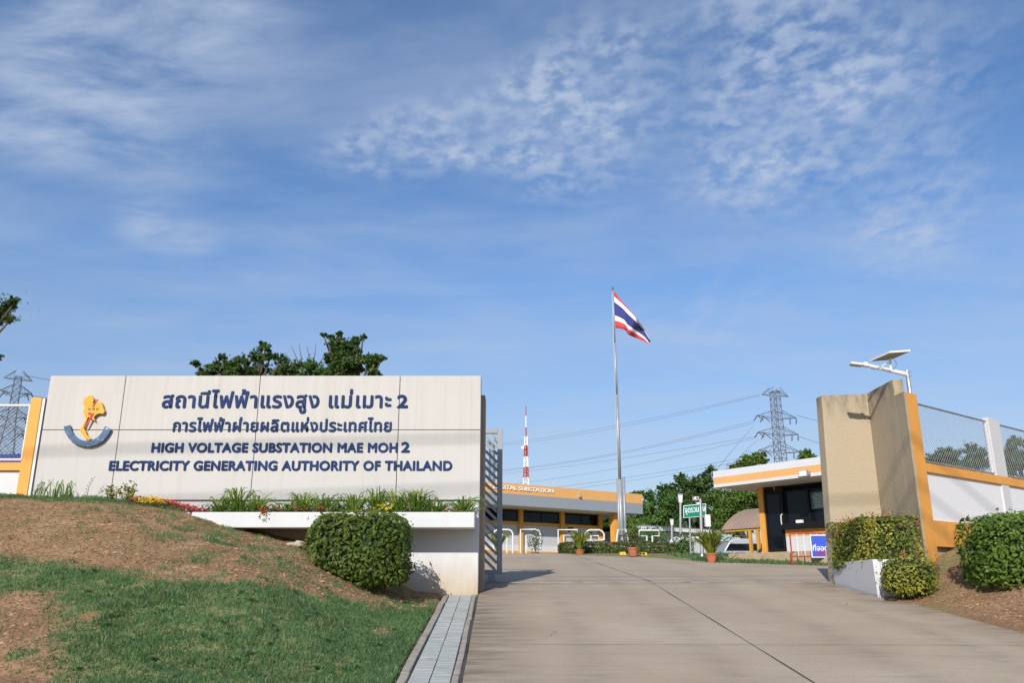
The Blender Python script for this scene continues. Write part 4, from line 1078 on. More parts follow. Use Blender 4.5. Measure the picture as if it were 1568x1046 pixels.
mb = MB(); A, B_, T = .205, .29, .017
mb.hexa([cen + ux * (sx * A) + uy * (sy * B_) + un * h for h in (-T, T) for sx, sy in ((-1, -1), (1, -1), (1, 1), (-1, 1))]); mb.build('solar_panel', M['tube_white'], lamp)
mb = MB(); mb.hexa([cen + ux * (sx * A * .95) + uy * (sy * B_ * .95) + un * h for h in (T + .0005, T + .003) for sx, sy in ((-1, -1), (1, -1), (1, 1), (-1, 1))]); mb.build('solar_cells', M['solar'], lamp)
mb = MB(); mb.hexa([cen + ux * (sx * A * .93) + uy * (sy * B_ * .93) + un * h for h in (-T - .003, -T - .0005) for sx, sy in ((-1, -1), (1, -1), (1, 1), (-1, 1))]); mb.build('panel_back', M['panel_back'], lamp)
mb = MB(); mb.tube([zz(590, 225, 15.6), zz(618, 270, 15.58), zz(612, 315, 15.58), zz(575, 350, 15.58)], .005, 5)
mb.tube([zz(320, 330, 15.57), zz(370, 345, 15.56), zz(430, 310, 15.57), zz(490, 345, 15.57), zz(560, 355, 15.57)], .005, 5); mb.build('wire', M['cable'], lamp)
for yy in (375, 420):
    mb = MB(); mb.tube([zz(735, yy, 15.56), zz(795, yy, 15.55)], .006, 5); mb.build('bolt', M['steel'], lamp)
mb = MB(); mb.tube([zz(765, 552, 15.62), zz(805, 548, 15.62), zz(830, 530, 15.62)], .005, 5); mb.build('hook', M['steel'], lamp)

# ------------------------------------------------------------------ guardhouse
gd = Vector((-.593, .805, 0)); gn = Vector((-.805, -.593, 0))
g0 = at(1190, 845, 26.5)
G = Fac((g0.x, g0.y), gd, gn)
q6 = lambda x, y: (1080 + x / 5.23, 680 + y / 5.23)
zfl = (G.to(*q6(570, 868))[1])
gh = thing('guardhouse', (g0.x + 1, g0.y + 1, zfl - .3), 'small guardhouse with white and orange flat roof and dark glass front', 'guardhouse')
GD = 3.0
OV = 1.1                                                         # roof overhang
sL, zt0 = G.to(*q6(60, 220), OV); _, z1 = G.to(*q6(62, 275), OV); _, z2 = G.to(*q6(64, 328), OV); _, z3 = G.to(*q6(65, 352), OV)
SR = -2.55
for nm, a, b, m in (('roof', z1, zt0, M['white_clean']), ('roof_band', z2, z1, M['peach']), ('roof_edge', z3, z2, M['white_clean'])):
    mb = MB(); e_ = 0 if nm != 'roof_band' else .004
    G.box(mb, SR, sL - e_, a, b, -GD, OV - e_); mb.build(nm, m, gh)
mb = MB(); G.box(mb, SR + .05, sL - .05, z3 - .012, z3 - .001, -GD + .1, OV - .05); mb.build('soffit', M['soffit'], gh)
zs = z3 - .013
sp0 = G.to(*q6(440, 600))[0]; sp1 = G.to(*q6(478, 600))[0]
mb = MB(); G.box(mb, sp1, sp0, zfl - .02, zs, -.25, .03); mb.build('corner_post', M['orange'], gh)
mb = MB(); G.box(mb, SR + .3, sp1 - .002, zfl - .02, zs, -GD + .4, -.26); G.box(mb, sp1, sp0 - .01, zfl - .02, zs - .001, -GD + .4, -.27); mb.build('wall', M['black'], gh)
sd0, sd1 = sp1, G.to(*q6(632, 600))[0]
zsill = G.to(*q6(640, 690))[1]; zsill_t = G.to(*q6(640, 645))[1]; zhead = G.to(*q6(640, 385))[1]; zob = G.to(*q6(655, 742))[1]
mb = MB(); G.box(mb, SR + .3, sd1 - .002, zfl - .02, zob, -.25, 0); mb.build('apron_wall', M['white'], gh)
mb = MB(); G.box(mb, SR + .3, sd1 - .002, zob + .001, zsill, -.25, .004); mb.build('apron_band', M['orange'], gh)
mb = MB(); G.box(mb, SR + .3, sd1 - .002, zsill + .001, zsill_t, -.25, .16); mb.build('counter', M['black'], gh, bevel=.01)
dr = MB(); G.box(dr, sd1, sd0 - .002, zfl, zs - .002, -.25, -.05); door = dr.build('door', M['black'], gh)
mb = MB(); s_a, s_b = sd1 + .14, sd0 - .10; G.box(mb, s_a, s_b, zfl + .10, zhead - .05, -.05 + .001, -.03); mb.build('pane', M['glass'], door)
mb = MB()
for a, b in ((sd1 + .02, sd1 + .10), (sd0 - .09, sd0 - .02)): G.box(mb, a, b, zfl, zhead, -.049, -.01)
G.box(mb, sd1 + .101, sd0 - .091, zhead - .05, zhead, -.049, -.01); G.box(mb, sd1 + .101, sd0 - .091, zfl, zfl + .10, -.049, -.01)
mb.build('frame', M['black'], door)
hz, hs = G.to(*q6(610, 612))[1], sd1 + .07
mb = MB(); mb.tube([G.P(hs, hz + .18, -.01), G.P(hs, hz + .14, .05), G.P(hs, hz, .065), G.P(hs, hz - .14, .05), G.P(hs, hz - .18, -.01)], .016, 8); mb.build('handle', M['tube_white'], door)
zem = G.to(*q6(543, 355))[1]; sem = G.to(*q6(543, 355))[0]
mb = MB(); mb.add([G.P(sem + dx * .05, zem + dz * .1, -.045) for dx, dz in ((0, -.9), (-.7, .6), (-.25, .2), (0, .9), (.25, .2), (.7, .6))] + [G.P(sem + dx * .05, zem + dz * .1, -.049) for dx, dz in ((0, -.9), (-.7, .6), (-.25, .2), (0, .9), (.25, .2), (.7, .6))],
                  [(0, 1, 2, 3, 4, 5), (11, 10, 9, 8, 7, 6)] + [(i, (i + 1) % 6, 6 + (i + 1) % 6, 6 + i) for i in range(6)]); mb.build('sticker', M['orange_dk'], door)
sm = G.to(*q6(818, 500))[0]
for i, (a, b) in enumerate(((sm + .03, sd1 - .06), (sm - .95, sm - .03))):
    mb = MB(); G.box(mb, a, b, zsill_t + .05, zhead, -.13, -.10); wnd = mb.build('window', M['glass'], gh)
    mb = MB(); G.box(mb, a - .03, a + .0, zsill_t + .001, zhead + .03, -.13, -.06); G.box(mb, b, b + .03, zsill_t + .001, zhead + .03, -.13, -.06); G.box(mb, a, b, zhead, zhead + .03, -.13, -.06); G.box(mb, a, b, zsill_t + .001, zsill_t + .05, -.13, -.06)
    mb.build('frame', M['black'], wnd)
mb = MB(); G.box(mb, SR + .3, sd1 - .06, zhead + .12, zs - .03, -.13, -.10); mb.build('transom', M['glass'], gh)
s_l, zpt_ = G.to(*q6(822, 385)); zpb = G.to(*q6(830, 525))[1]
mb = MB(); G.box(mb, s_l - .85, s_l, zpb, zpt_, -.098, -.092); po = mb.build('notice', M['poster'], gh)
mb = MB()
for k in range(11):
    z = zpt_ - .05 - k * (zpt_ - zpb - .08) / 10.5; a = random.uniform(.03, .12); b = random.uniform(.45, .82)
    G.box(mb, s_l - b, s_l - a, z - .014, z + .003, -.0915, -.0895)
mb.build('print_lines', M['wall_grey'], po)
mb = MB(); s_c, z_c = G.to(*q6(770, 640)); G.box(mb, s_c - .1, s_c + .1, zsill_t + .001, zsill_t + .09, .02, .13); tag(mb.build('paper_tray', M['sign_white'], bevel=.006), 'small white box on the black counter of the guardhouse window', 'box')
fl = MB(); s_f, z_f = G.to(*q6(805, 240), OV); w_, h_ = .27, .17
G.box(fl, s_f - w_ / 2, s_f + w_ / 2, z_f - h_ / 2, z_f + h_ / 2, OV + .06, OV + .15); flo = fl.build('floodlight', M['gate'], gh)
mb = MB(); G.box(mb, s_f - w_ / 2 + .015, s_f + w_ / 2 - .015, z_f - h_ / 2 + .015, z_f + h_ / 2 - .015, OV + .1501, OV + .156); mb.build('lens', M['sign_white'], flo)  # sun glare on the lens is put in as plain white colour
for q in (s_f - w_ / 2 - .03, s_f + w_ / 2 + .005):
    mb = MB(); G.box(mb, q, q + .025, z_f - .05, z_f + .05, OV + .001, OV + .12); mb.build('bracket', M['steel'], flo)
mb = MB(); G.box(mb, SR, sp0 + .9, zfl - .75, zfl - .022, -GD, .55); mb.build('plinth', M['plinth'], gh, bevel=.01)
mb = MB(); G.box(mb, sp0 + .902, sp0 + 4.2, zfl - .75, zfl - .12, -2.0, .50); mb.build('terrace', M['plinth'], gh, bevel=.01)

# crowd barrier with parking sign
bp = at(1211, 865, 24.6); yb = 24.6
bX = lambda x: at(x, 840, yb).x
bZ = lambda y: at(1230, y, yb).z
bar = thing('barrier', (bX(1245), yb, bp.z), 'red and white steel crowd barrier before the guardhouse', 'barrier')
mb = MB(); xL_, xR_ = bX(1211.3), bX(1211.3) + 1.9
zb0 = bZ(865)
mb.tube([(xL_, yb, zb0), (xL_, yb, bZ(817))], .022, 8); mb.tube([(xR_, yb, zb0), (xR_, yb, bZ(817))], .022, 8)
mb.tube([(xL_, yb, bZ(817)), (xR_, yb, bZ(817))], .022, 8); mb.tube([(xL_, yb, bZ(852.5)), (xR_, yb, bZ(852.5))], .020, 8)
for x_ in (xL_, xR_): mb.tube([(x_, yb - .22, zb0 - .0), (x_, yb + .22, zb0 + .02)], .02, 8)
mb.build('frame', M['barrier_red'], bar)
k = xL_ + .19
while k < xR_ - .05:
    mb = MB(); mb.tube([(k, yb, bZ(852.5)), (k, yb, bZ(817))], .014, 6); mb.build('upright', M['tube_white'], bar); k += .19
ps = thing('parking_sign', (bX(1270), yb - .04, bZ(854)), 'blue board with white Thai lettering and red strip hung on the barrier', 'sign')
mb = MB(); mb.box(bX(1241), bX(1241) + 1.32, yb - .05, yb - .03, bZ(854.5), bZ(819.5)); mb.build('border', M['sign_white'], ps)
mb = MB(); mb.box(bX(1242.3), bX(1241) + 1.295, yb - .056, yb - .0502, bZ(853), bZ(821)); mb.build('board', M['blue_sign'], ps)
v, f = fit_text('ที่จอดรถ', bX(1243.5), bX(1243.5) + .64, bZ(844), 'อ', bZ(837.2) - bZ(844), .006, .003)
mb = MB(); v[:, 1] += yb - .064; mb.add(v, f); mb.build('lettering', M['sign_white'], ps)
mb = MB(); mb.box(bX(1249), bX(1241) + 1.2, yb - .060, yb - .0562, bZ(849.5), bZ(846)); mb.build('red_strip', M['sign_red'], ps)

# ------------------------------------------------------------------ substation building
bd = Vector((-.814, -.581, 0)); bn = Vector((.581, -.814, 0))
b0 = at(984, 772, 50.0)
B = Fac((b0.x, b0.y), bd, bn)
q4 = lambda x, y: (740 + x / 5.81, 700 + y / 5.81)
zA, zB_, zC = B.to(984, 757.5)[1], B.to(984, 772)[1], B.to(984, 787.5)[1]
sub = thing('substation_building', (b0.x - 6, b0.y, 1.33), 'long low control building with orange and grey fascia, seen through the gate', 'building')
LB = 24.0
mb = MB(); B.box(mb, 0, LB, zB_, zA, -12, 0); mb.build('parapet', M['peach'], sub)
mb = MB(); B.box(mb, .003, LB, zC, zB_ - .001, -12, -.004); mb.build('fascia', M['fascia_grey'], sub)
mb = MB(); B.box(mb, .05, LB, zC - .02, zC - .001, -11.9, -.05); mb.build('soffit', M['soffit'], sub)
# wall plane from the line where soffit and wall meet
r_ = ray(*q4(1045, 513)); Pw = r_ * ((zC - .02) / r_.z)
offw = (Pw - B.p).dot(bn); offw = max(min(offw, -.8), -3.5)
sR = B.to(*q4(1045, 600), offw)[0]
zwt = B.to(*q4(1017, 515), offw)[1]; zwb = B.to(*q4(1017, 616), offw)[1]; zband = B.to(*q4(1017, 640), offw)[1]
zdado = B.to(*q4(600, 797), offw)[1]; zbase = B.to(*q4(600, 845), offw)[1]
Bw = Fac((B.p + bn * offw)[:2], bd, bn)
mb = MB(); Bw.box(mb, sR, LB, 1.0, zC - .021, -8, 0); mb.build('wall', M['wall_grey'], sub)
mb = MB(); Bw.box(mb, sR, LB, zbase, zdado, .001, .02); mb.build('dado', M['white_clean'], sub)
mb = MB(); Bw.box(mb, sR, LB, 1.0, zbase - .001, .001, .06); mb.build('skirting', M['orange'], sub)
mb = MB(); Bw.box(mb, sR, LB, zband, zwb, .001, .06); mb.build('sill_band', M['orange_dk'], sub)
cols = [(1017, 1045), (675, 710), (308, 342)]
ss = [(Bw.to(*q4(a, 560))[0], Bw.to(*q4(b, 560))[0]) for a, b in cols]
stp = ss[1][0] - ss[0][0]; ss += [(ss[2][0] + stp * k_, ss[2][1] + stp * k_) for k_ in (1, 2)]
for i, (a, b) in enumerate(ss):
    mb = MB(); Bw.box(mb, b, a, 1.0, zC - .022, .0605, .16); mb.build('pilaster', M['orange_dk'], sub)
for i in range(4):
    s_r, s_l_ = ss[i][0], ss[i + 1][1]
    mb = MB(); Bw.box(mb, s_r + .03, s_l_ - .03, zwb + .01, zC - .06, .001, .03); w_o = mb.build('window', M['glass'], sub)
    md = (s_r + s_l_) / 2
    for q in (md - .04, s_r + .04, s_l_ - .1):
        mb = MB(); Bw.box(mb, q, q + .06, zwb + .01, zC - .06, .031, .05); mb.build('mullion', M['black'], w_o)
# free post under the roof corner
s_q0 = B.to(*q4(1194, 600), -.45)[0]; s_q1 = B.to(*q4(1160, 600), -.45)[0]
mb = MB(); B.box(mb, s_q0, s_q1, 1.0, zC - .022, -.75, -.40); mb.build('corner_post', M['orange'], sub)
v, f = text_mesh('M2 DIGITAL SUBSTATION', 1, 1)
sa_, zba = B.to(*q4(622, 322)); sb_, _ = B.to(*q4(2, 270)); zta = B.to(*q4(622, 290))[1]
sx_ = (sb_ - sa_) / (v[:, 0].max() - v[:, 0].min()); rv, _ = text_mesh('H', 1, 1); hh_ = (zta - zba) / rv[:, 1].max()
mb = MB()
for i, (dx, dz) in enumerate([(0, 0)] + [(.004 * math.cos(a), .004 * math.sin(a)) for a in np.arange(8) * math.pi / 4]):
    mb.add([B.P(sb_ - (x - v[:, 0].min()) * sx_ + dx, zba + y * hh_ + dz, .03 + zq * .03 + .0005 * i) for x, y, zq in v], f)
mb.build('lettering', M['sign_white'], sub)
s_k, z_k = B.to(*q4(853, 346)); mb = MB(); B.box(mb, s_k - .07, s_k + .07, z_k - .09, z_k + .09, .001, .12); mb.build('speaker_box', M['stone'], sub)
for xq, yq in ((775, 636), (775, 662), (945, 672)):
    s_k, z_k = Bw.to(*q4(xq, yq)); mb = MB(); Bw.box(mb, s_k - .18, s_k + .18, z_k - .05, z_k + .05, .001, .04); mb.build('vent_grille', M['black'], sub)

# ------------------------------------------------------------------ white outline letters on the forecourt
YW = 37.5
gz_w = 1.33
wX = lambda x, y=820: at(x, y, YW).x
wZ = lambda y: at(850, y, YW).z
def outline(label, paths, wpx=2.5):
    xs = [wX(p[0]) for pa in paths for p in pa]
    t = thing('outline_letter', ((min(xs) + max(xs)) / 2, YW, gz_w), label, 'letter', 'white tube letters on the forecourt')
    mb = MB(); r = wpx / 2 / FPX * YW * .98
    for pa in paths: mb.tube([(wX(x), YW, (wZ(y) if y < 860 else gz_w)) for x, y in pa], r, 8)
    mb.build('tube', M['tube_white'], t)
zG = 900
def rnd(x0, x1, yt, rl, rr, yb):
    p = [(x0, yb)]
    if rl: p += [(x0, yt + rl), (x0 + rl * .3, yt + rl * .3), (x0 + rl, yt)]
    else: p += [(x0, yt)]
    if rr: p += [(x1 - rr, yt), (x1 - rr * .3, yt + rr * .3), (x1, yt + rr)]
    else: p += [(x1, yt)]
    return p + [(x1, yb)]
outline('white tube arch letter half hidden by the grey gate', [rnd(756, 785.2, 811.5, 6.5, 6.5, zG), rnd(764.5, 776.3, 820, 3, 3, zG), [(756, 860), (764.5, 860)]][:2])
outline('white tube letter like an n, square at left, behind a small potted shrub', [rnd(797.2, 827.5, 811.3, 0, 7, zG), rnd(805.5, 818.8, 820.2, 0, 3.5, zG)])
outline('white tube letter E at the left end of the hedge', [[(854.8, zG), (854.8, 811.8), (884.2, 811.8), (884.2, 820.4), (863, 820.4), (863, 858), (884, 858), (884, zG), (854.8, zG)]])
outline('white tube letter G above the hedge, right of the grassy pot', [[(925, 827), (925, 818), (922, 814), (918, 812), (903, 812), (899, 814), (896, 818), (896, 862), (899, 867), (925, 867), (925, 845), (911, 845)],
         [(925, 827), (916.5, 827), (916.5, 821), (904.8, 821), (904.8, 850), (916, 850)]])
outline('white tube letter A behind the foot of the flagpole', [[(940, zG), (946.5, 811.5), (958.5, 811.5), (966.5, zG)], [(948, zG), (952.5, 822), (957.5, zG)]])
outline('white tube letter T at the right of the word', [[(979, 812.6), (1009.3, 812.6), (1009.3, 821.3), (998.6, 821.3), (998.6, 866), (990.2, 866), (990.2, 821.3), (979, 821.3), (979, 812.6)]])

# ------------------------------------------------------------------ flagpole and flag
YF = 38.0
fp = thing('flagpole', (at(952, 826, YF).x, YF, 1.33), 'tall slender steel flagpole with a thicker bundled foot', 'flagpole')
def fpt(x, y): return at(x, y, YF)
base = fpt(952.2, 826); base.z = 1.33
mb = MB(); pts = [base, fpt(949, 735), fpt(944.5, 605), fpt(941.5, 525), fpt(938.5, 444)]
for a, b, r0, r1 in ((0, 1, .115, .095), (1, 2, .075, .068), (2, 3, .052, .047), (3, 4, .036, .026)): mb.tube([pts[a], pts[b]], [r0, r1], 12)
mb.build('pole', M['pole_grey'], fp, smooth=True)
for px, pyt in ((945.9, 733), (954.9, 731)):
    mb = MB(); mb.tube([(fpt(px + 2.2, 826).x, YF - .09, 1.33), fpt(px, pyt)], .062, 10); mb.build('side_post', M['pole_grey'], fp, smooth=True)
mb = MB(); tp = fpt(938.3, 441); mb.lathe((tp.x, YF, tp.z - .08), [(.02, 0), (.05, .04), (.055, .09), (.03, .13), (.01, .15)], 10); mb.box(tp.x - .09, tp.x, YF - .02, YF + .02, tp.z - .09, tp.z - .05)
mb.build('finial', M['steel_dk'], fp)
mb = MB(); mb.tube([fpt(937.4, 447), fpt(941.0, 560), fpt(945, 690), fpt(949, 800)], .009, 4); mb.build('halyard', M['tube_white'], fp)
topn = [(939.8, 445.5), (946, 453.5), (953, 462), (961, 471.5), (970, 482), (979, 493.5), (988, 506), (996.5, 522)]
botn = [(942.3, 502.3), (950, 503), (958, 505.5), (962, 512.5), (970, 516), (979, 519.5), (987, 523), (992.5, 527)]
tags_v = [0, .14, .30, .72, .86, 1.0]                             # stripe edges (the top red stripe is folded over)
mb = MB(); nu = 22
rows = []
for vi, vf in enumerate([0, .15, .30, .42, .54, .66, .73, .80, .90, 1.0]):
    row = []
    for i in range(nu + 1):
        u = i / nu * (len(topn) - 1); k_ = min(int(u), len(topn) - 2); fr = u - k_
        a = Vector((topn[k_][0] + (topn[k_ + 1][0] - topn[k_][0]) * fr, topn[k_][1] + (topn[k_ + 1][1] - topn[k_][1]) * fr))
        b = Vector((botn[k_][0] + (botn[k_ + 1][0] - botn[k_][0]) * fr, botn[k_][1] + (botn[k_ + 1][1] - botn[k_][1]) * fr))
        uu = i / nu; vw = vf ** (1 + .0) if vf > .66 else (vf / .66) ** (1 + 2.2 * uu) * .66 if False else vf
        vw = vf - (.26 * uu * (1 - vf) if vf > 0 else 0) if vf < .35 else vf - .12 * uu * (1 - vf) * 1.2
        vw = max(vw, 0.0 if vf == 0 else .004)
        q = a + (b - a) * vw
        dy = .35 * math.sin(uu * 7.5 + vf * 2.2) * uu ** .7 + .12 * math.sin(uu * 17 + vf * 4) * min(uu * 3, 1) - .5 * uu
        row.append(at(q.x, q.y, YF - .03 + dy))
    rows.append(row)
cols_i = [0, 1, 2, 2, 2, 3, 3, 4, 4]
stripe = [0, 1, 2, 2, 2, 1, 1, 0, 0]
for j in range(len(rows) - 1):
    for i in range(nu): mb.add([rows[j][i], rows[j][i + 1], rows[j + 1][i + 1], rows[j + 1][i]], [(0, 1, 2, 3)], stripe[j])
fo = mb.build('flag', [M['flag_red'], M['flag_white'], M['flag_blue']])
import bmesh
bmm = bmesh.new(); bmm.from_mesh(fo.data); bmesh.ops.remove_doubles(bmm, verts=bmm.verts, dist=.002); bmesh.ops.recalc_face_normals(bmm, faces=bmm.faces); bmm.to_mesh(fo.data); bmm.free()
fo.data.polygons.foreach_set('use_smooth', [True] * len(fo.data.polygons))
sm_ = fo.modifiers.new('thickness', 'SOLIDIFY'); sm_.thickness = .006
tag(fo, 'red, white and blue striped flag hanging slanted from the pole top', 'flag')

# ------------------------------------------------------------------ hedge, pots and small things on the verge
def hedge(label, pxl, pxr, yt, Y, depth, n):
    xl, xr = at(pxl, 840, Y).x, at(pxr, 840, Y).x; zt = at((pxl + pxr) / 2, yt, Y).z - .14
    g = 1.15; c = ((xl + xr) / 2, Y + depth / 2, (zt + g) / 2); r = ((xr - xl) / 2, depth / 2, (zt - g) / 2 + .12)
    t = thing('hedge', (c[0], c[1], g), label, 'hedge')
    P, d = shrub_points(c, r, n, .15, 8)
    P = P + (fbm(P[:, 0] * 2.3, P[:, 1] * 2.3, 77, 3) - .5)[:, None] * np.array([0, .1, .22])
    leaf_mesh('foliage', P, d + np.array([0, -.1, .4]), .10, M['leaf_hedge'], t, .55)
    mb = MB(); mb.box(c[0] - r[0] * .95, c[0] + r[0] * .95, c[1] - r[1] * .85, c[1] + r[1] * .85, g, zt - .06); mb.build('dark_core', M['core'], t)  # solid dark block added inside the hedge, stops the view through it
hedge('long low clipped hedge in front of the flagpole and letters', 856, 1046, 830, 34.3, 1.0, 11000)
def pot(x, yb, yt, w, Y):
    """terracotta pot: rim width w px, base at pixel row yb, rim at yt"""
    c = at(x, yb, Y); s = Y / FPX * 1.0; R_ = w / 2 * s * .98; h = at(x, yt, Y).z - c.z
    return c, R_, h
def make_pot(name, label, x, yb, yt, w, Y):
    c, R_, h = pot(x, yb, yt, w, Y); c.z = max(c.z, gz(c.x, c.y) - .02)
    t = thing(name, c, label, 'potted plant')
    mb = MB(); mb.lathe(c, [(R_ * .68, 0), (R_ * .80, h * .35), (R_ * .90, h * .78), (R_ * .90, h * .82), (R_ * 1.02, h * .83), (R_ * 1.02, h), (R_ * .9, h), (R_ * .88, h * .9)], 24)
    mb.build('pot', M['terracotta'], t, smooth=False)
    return t, c, R_, h
def fronds(t, c, n, h, spread, w, m):
    bl = []
    for k in range(n):
        a = random.uniform(0, 6.283); L = h * random.uniform(.6, 1.1); d = Vector((math.cos(a), math.sin(a), 0)); o_ = spread * random.uniform(.2, 1)
        b = Vector(c) + d * .06
        pts = [b, b + d * o_ * .2 + Vector((0, 0, L * .5)), b + d * o_ * .55 + Vector((0, 0, L * .9)), b + d * o_ + Vector((0, 0, L * random.uniform(.7, 1.0)))]
        bl.append((pts, [w * .5, w, w, w * .1], Vector((random.uniform(-1, 1), random.uniform(-1, 1), .2)).normalized(), random.random()))
    blade_obj('foliage', bl, m, t)
def pot_shrub(t, c, h0, n, r, hh, m, size):
    P, d = shrub_points((c.x, c.y, c.z + h0 + hh * .55), (r, r, hh * .55), n, .8)
    leaf_mesh('foliage', P, d + np.array([0, 0, .5]), size, m, t, .45)
    mb = MB()
    for k in range(6): a = random.uniform(0, 6.28); mb.tube([(c.x, c.y, c.z + h0 * .8), (c.x + math.cos(a) * r * .6, c.y + math.sin(a) * r * .6, c.z + h0 + hh * random.uniform(.6, 1))], [.014, .006], 5)
    mb.build('stem', M['bark'], t)
t, c, R_, h = make_pot('potted_plant', 'yellow-green grassy plant in a clay pot left of the hedge end', 888, 849.5, 842.5, 15.5, 33.6)
fronds(t, c + Vector((0, 0, h * .8)), 130, .74, .55, .018, M['palm'])
t, c, R_, h = make_pot('potted_plant', 'dark leafy plant in a large clay pot before the hedge middle', 969.5, 852.5, 839, 17, 31.2)
pot_shrub(t, c, h, 420, .32, .62, M['leaf_hedge'], .10)
t, c, R_, h = make_pot('potted_plant', 'large clay pot with a yellowish palm, beside the grass verge', 1090, 861.5, 848, 18.5, 26.2)
fronds(t, c + Vector((0, 0, h * .8)), 150, .74, .85, .020, M['palm'])
t, c, R_, h = make_pot('potted_plant', 'small leafy shrub in a clay pot in front of the n shaped letter', 820, 849, 846, 14, 36.2)
pot_shrub(t, c, h, 320, .36, .86, M['leaf_dark'], .10)
t, c, R_, h = make_pot('potted_plant', 'bushy palm in a pot just behind the end of the gate', 763, 850, 847, 13, 36.0)
fronds(t, c + Vector((0, 0, h * .8)), 90, .85, .6, .025, M['leaf_mid' if False else 'palm'])
for px, py, w_, h_, lab in ((953.5, 850.6, 9.6, 4.6, 'small yellow box on the drive edge, left of the large clay pot'), (985.5, 850.8, 9.8, 4.6, 'small yellow and black box on the drive edge, right of the large clay pot')):
    c = at(px, py, 32.0 if px > 970 else 32.4); s = c.y / FPX; z = float(zr(c.y)) if True else c.z
    c.z = gz(c.x, c.y)
    mb = MB(); W2, H2 = w_ * s / 2, h_ * s
    mb.hexa([(c.x - W2, c.y - .1, c.z), (c.x + W2, c.y - .1, c.z), (c.x + W2, c.y + .14, c.z), (c.x - W2, c.y + .14, c.z), (c.x - W2 * .92, c.y - .06, c.z + H2), (c.x + W2 * .92, c.y - .06, c.z + H2), (c.x + W2 * .92, c.y + .1, c.z + H2), (c.x - W2 * .92, c.y + .1, c.z + H2)])
    t = thing('ballast_box', c, lab, 'box'); mb.build('body', M['hazard'], t, bevel=.015)
    mb = MB(); mb.box(c.x - W2 * .35, c.x + W2 * .35, c.y - .104, c.y - .085, c.z + H2 * .3, c.z + H2 * .7); mb.build('label_plate', M['black' if px > 970 else 'hazard'], t)

# ------------------------------------------------------------------ street lanterns, assembly sign, camera pole
def lantern(label, x, yt, yb, Y, w):
    c = at(x, 850, Y); c.z = gz(c.x, Y) if Y < 40 else 1.33
    t = thing('post_lantern', c, label, 'street lamp', 'white post lanterns')
    s = Y / FPX; zt, zb = at(x, yt, Y).z, at(x, yb, Y).z
    p1 = at(x, yb, Y); mb = MB(); mb.tube([c, (p1.x, Y, zb)], .045 * Y / 33, 8); mb.build('pole', M['steel'], t)
    W_ = w * s / 2; mb = MB(); x_ = p1.x
    mb.hexa([(x_ + a * W_ * .7, Y + b * W_ * .7, zb + .001) for a, b in ((-1, -1), (1, -1), (1, 1), (-1, 1))] + [(x_ + a * W_, Y + b * W_, zt) for a, b in ((-1, -1), (1, -1), (1, 1), (-1, 1))]); mb.build('shade', M['tube_white'], t, bevel=.01)
    mb = MB(); mb.box(x_ - W_ * 1.06, x_ + W_ * 1.06, Y - W_ * 1.06, Y + W_ * 1.06, zt + .001, zt + .05); mb.build('cap', M['steel'], t)
lantern('white post lantern left of the green assembly sign', 1042, 759, 770.5, 36, 6.8)
lantern('farther white post lantern above the long grey shed roof', 1028.8, 796.5, 805, 46, 5.0)
YG2 = 31.5
mb = MB()
a, b = at(1046.5, 774.5, YG2), at(1081, 771.5, YG2 - .0); a2, b2 = at(1046.5, 793.5, YG2), at(1081, 791.2, YG2)
sg = thing('assembly_sign', (a.x + .4, YG2, gz(a.x + .4, YG2)), 'green road sign with white Thai lettering on two posts', 'sign')
mb.hexa([(a2.x, YG2, a2.z), (b2.x, YG2, b2.z), (b2.x, YG2 + .03, b2.z), (a2.x, YG2 + .03, a2.z), (a.x, YG2, a.z), (b.x, YG2, b.z), (b.x, YG2 + .03, b.z), (a.x, YG2 + .03, a.z)]); mb.build('border', M['sign_white'], sg)
mb = MB(); e_ = .018
mb.hexa([(a2.x + e_, YG2 - .006, a2.z + e_), (b2.x - e_, YG2 - .006, b2.z + e_), (b2.x - e_, YG2 - .001, b2.z + e_), (a2.x + e_, YG2 - .001, a2.z + e_), (a.x + e_, YG2 - .006, a.z - e_), (b.x - e_, YG2 - .006, b.z - e_), (b.x - e_, YG2 - .001, b.z - e_), (a.x + e_, YG2 - .001, a.z - e_)]); mb.build('board', M['green_sign'], sg)
v, f = fit_text('จุดรวมพล', a.x + .04, b.x - .03, a2.z + .17, 'ด', .17, .006, .002)
sl_ = (b.z - a.z) / (b.x - a.x); v[:, 2] += (v[:, 0] - a.x) * sl_ ; v[:, 1] += YG2 - .014
mb = MB(); mb.add(v, f); mb.build('lettering', M['sign_white'], sg)
for px in (1056.3, 1074.5):
    p1 = at(px, 793, YG2 + .06); mb = MB(); mb.tube([(at(px + 1.5, 852, YG2 + .06).x, YG2 + .06, gz(p1.x, YG2)), (p1.x, YG2 + .06, a.z - .05)], .032, 8); mb.build('post', M['steel'], sg)
YC = 29.5
pc = at(1075, 847, YC); pc.z = gz(pc.x, YC)
cp = thing('camera_pole', pc, 'grey pole with security camera and white cabinet beside the green sign', 'pole')
pt1 = at(1072.3, 764.5, YC); mb = MB(); mb.tube([pc, pt1], [.062, .05], 12); mb.tube([pc, pc + Vector((0, 0, .12))], [.11, .07], 12); mb.build('pole', M['steel'], cp)
c0_ = at(1087.5, 805.5, YC); c1_ = at(1078.5, 789, YC)
mb = MB(); mb.box(c1_.x, c0_.x, YC - .12, YC + .1, c0_.z - .04, c1_.z); mb.build('cabinet', M['tube_white'], cp, bevel=.012)
q = at(1064.7, 764.3, YC); mb = MB(); mb.box(q.x - .075, q.x + .075, YC - .2, YC + .12, q.z - .055, q.z + .055); co = mb.build('camera_housing', M['tube_white'], cp, bevel=.01)
mb = MB(); mb.tube([(q.x + .02, YC - .203, q.z), (q.x + .02, YC - .19, q.z)], .035, 12); mb.build('lens', M['black'], co)
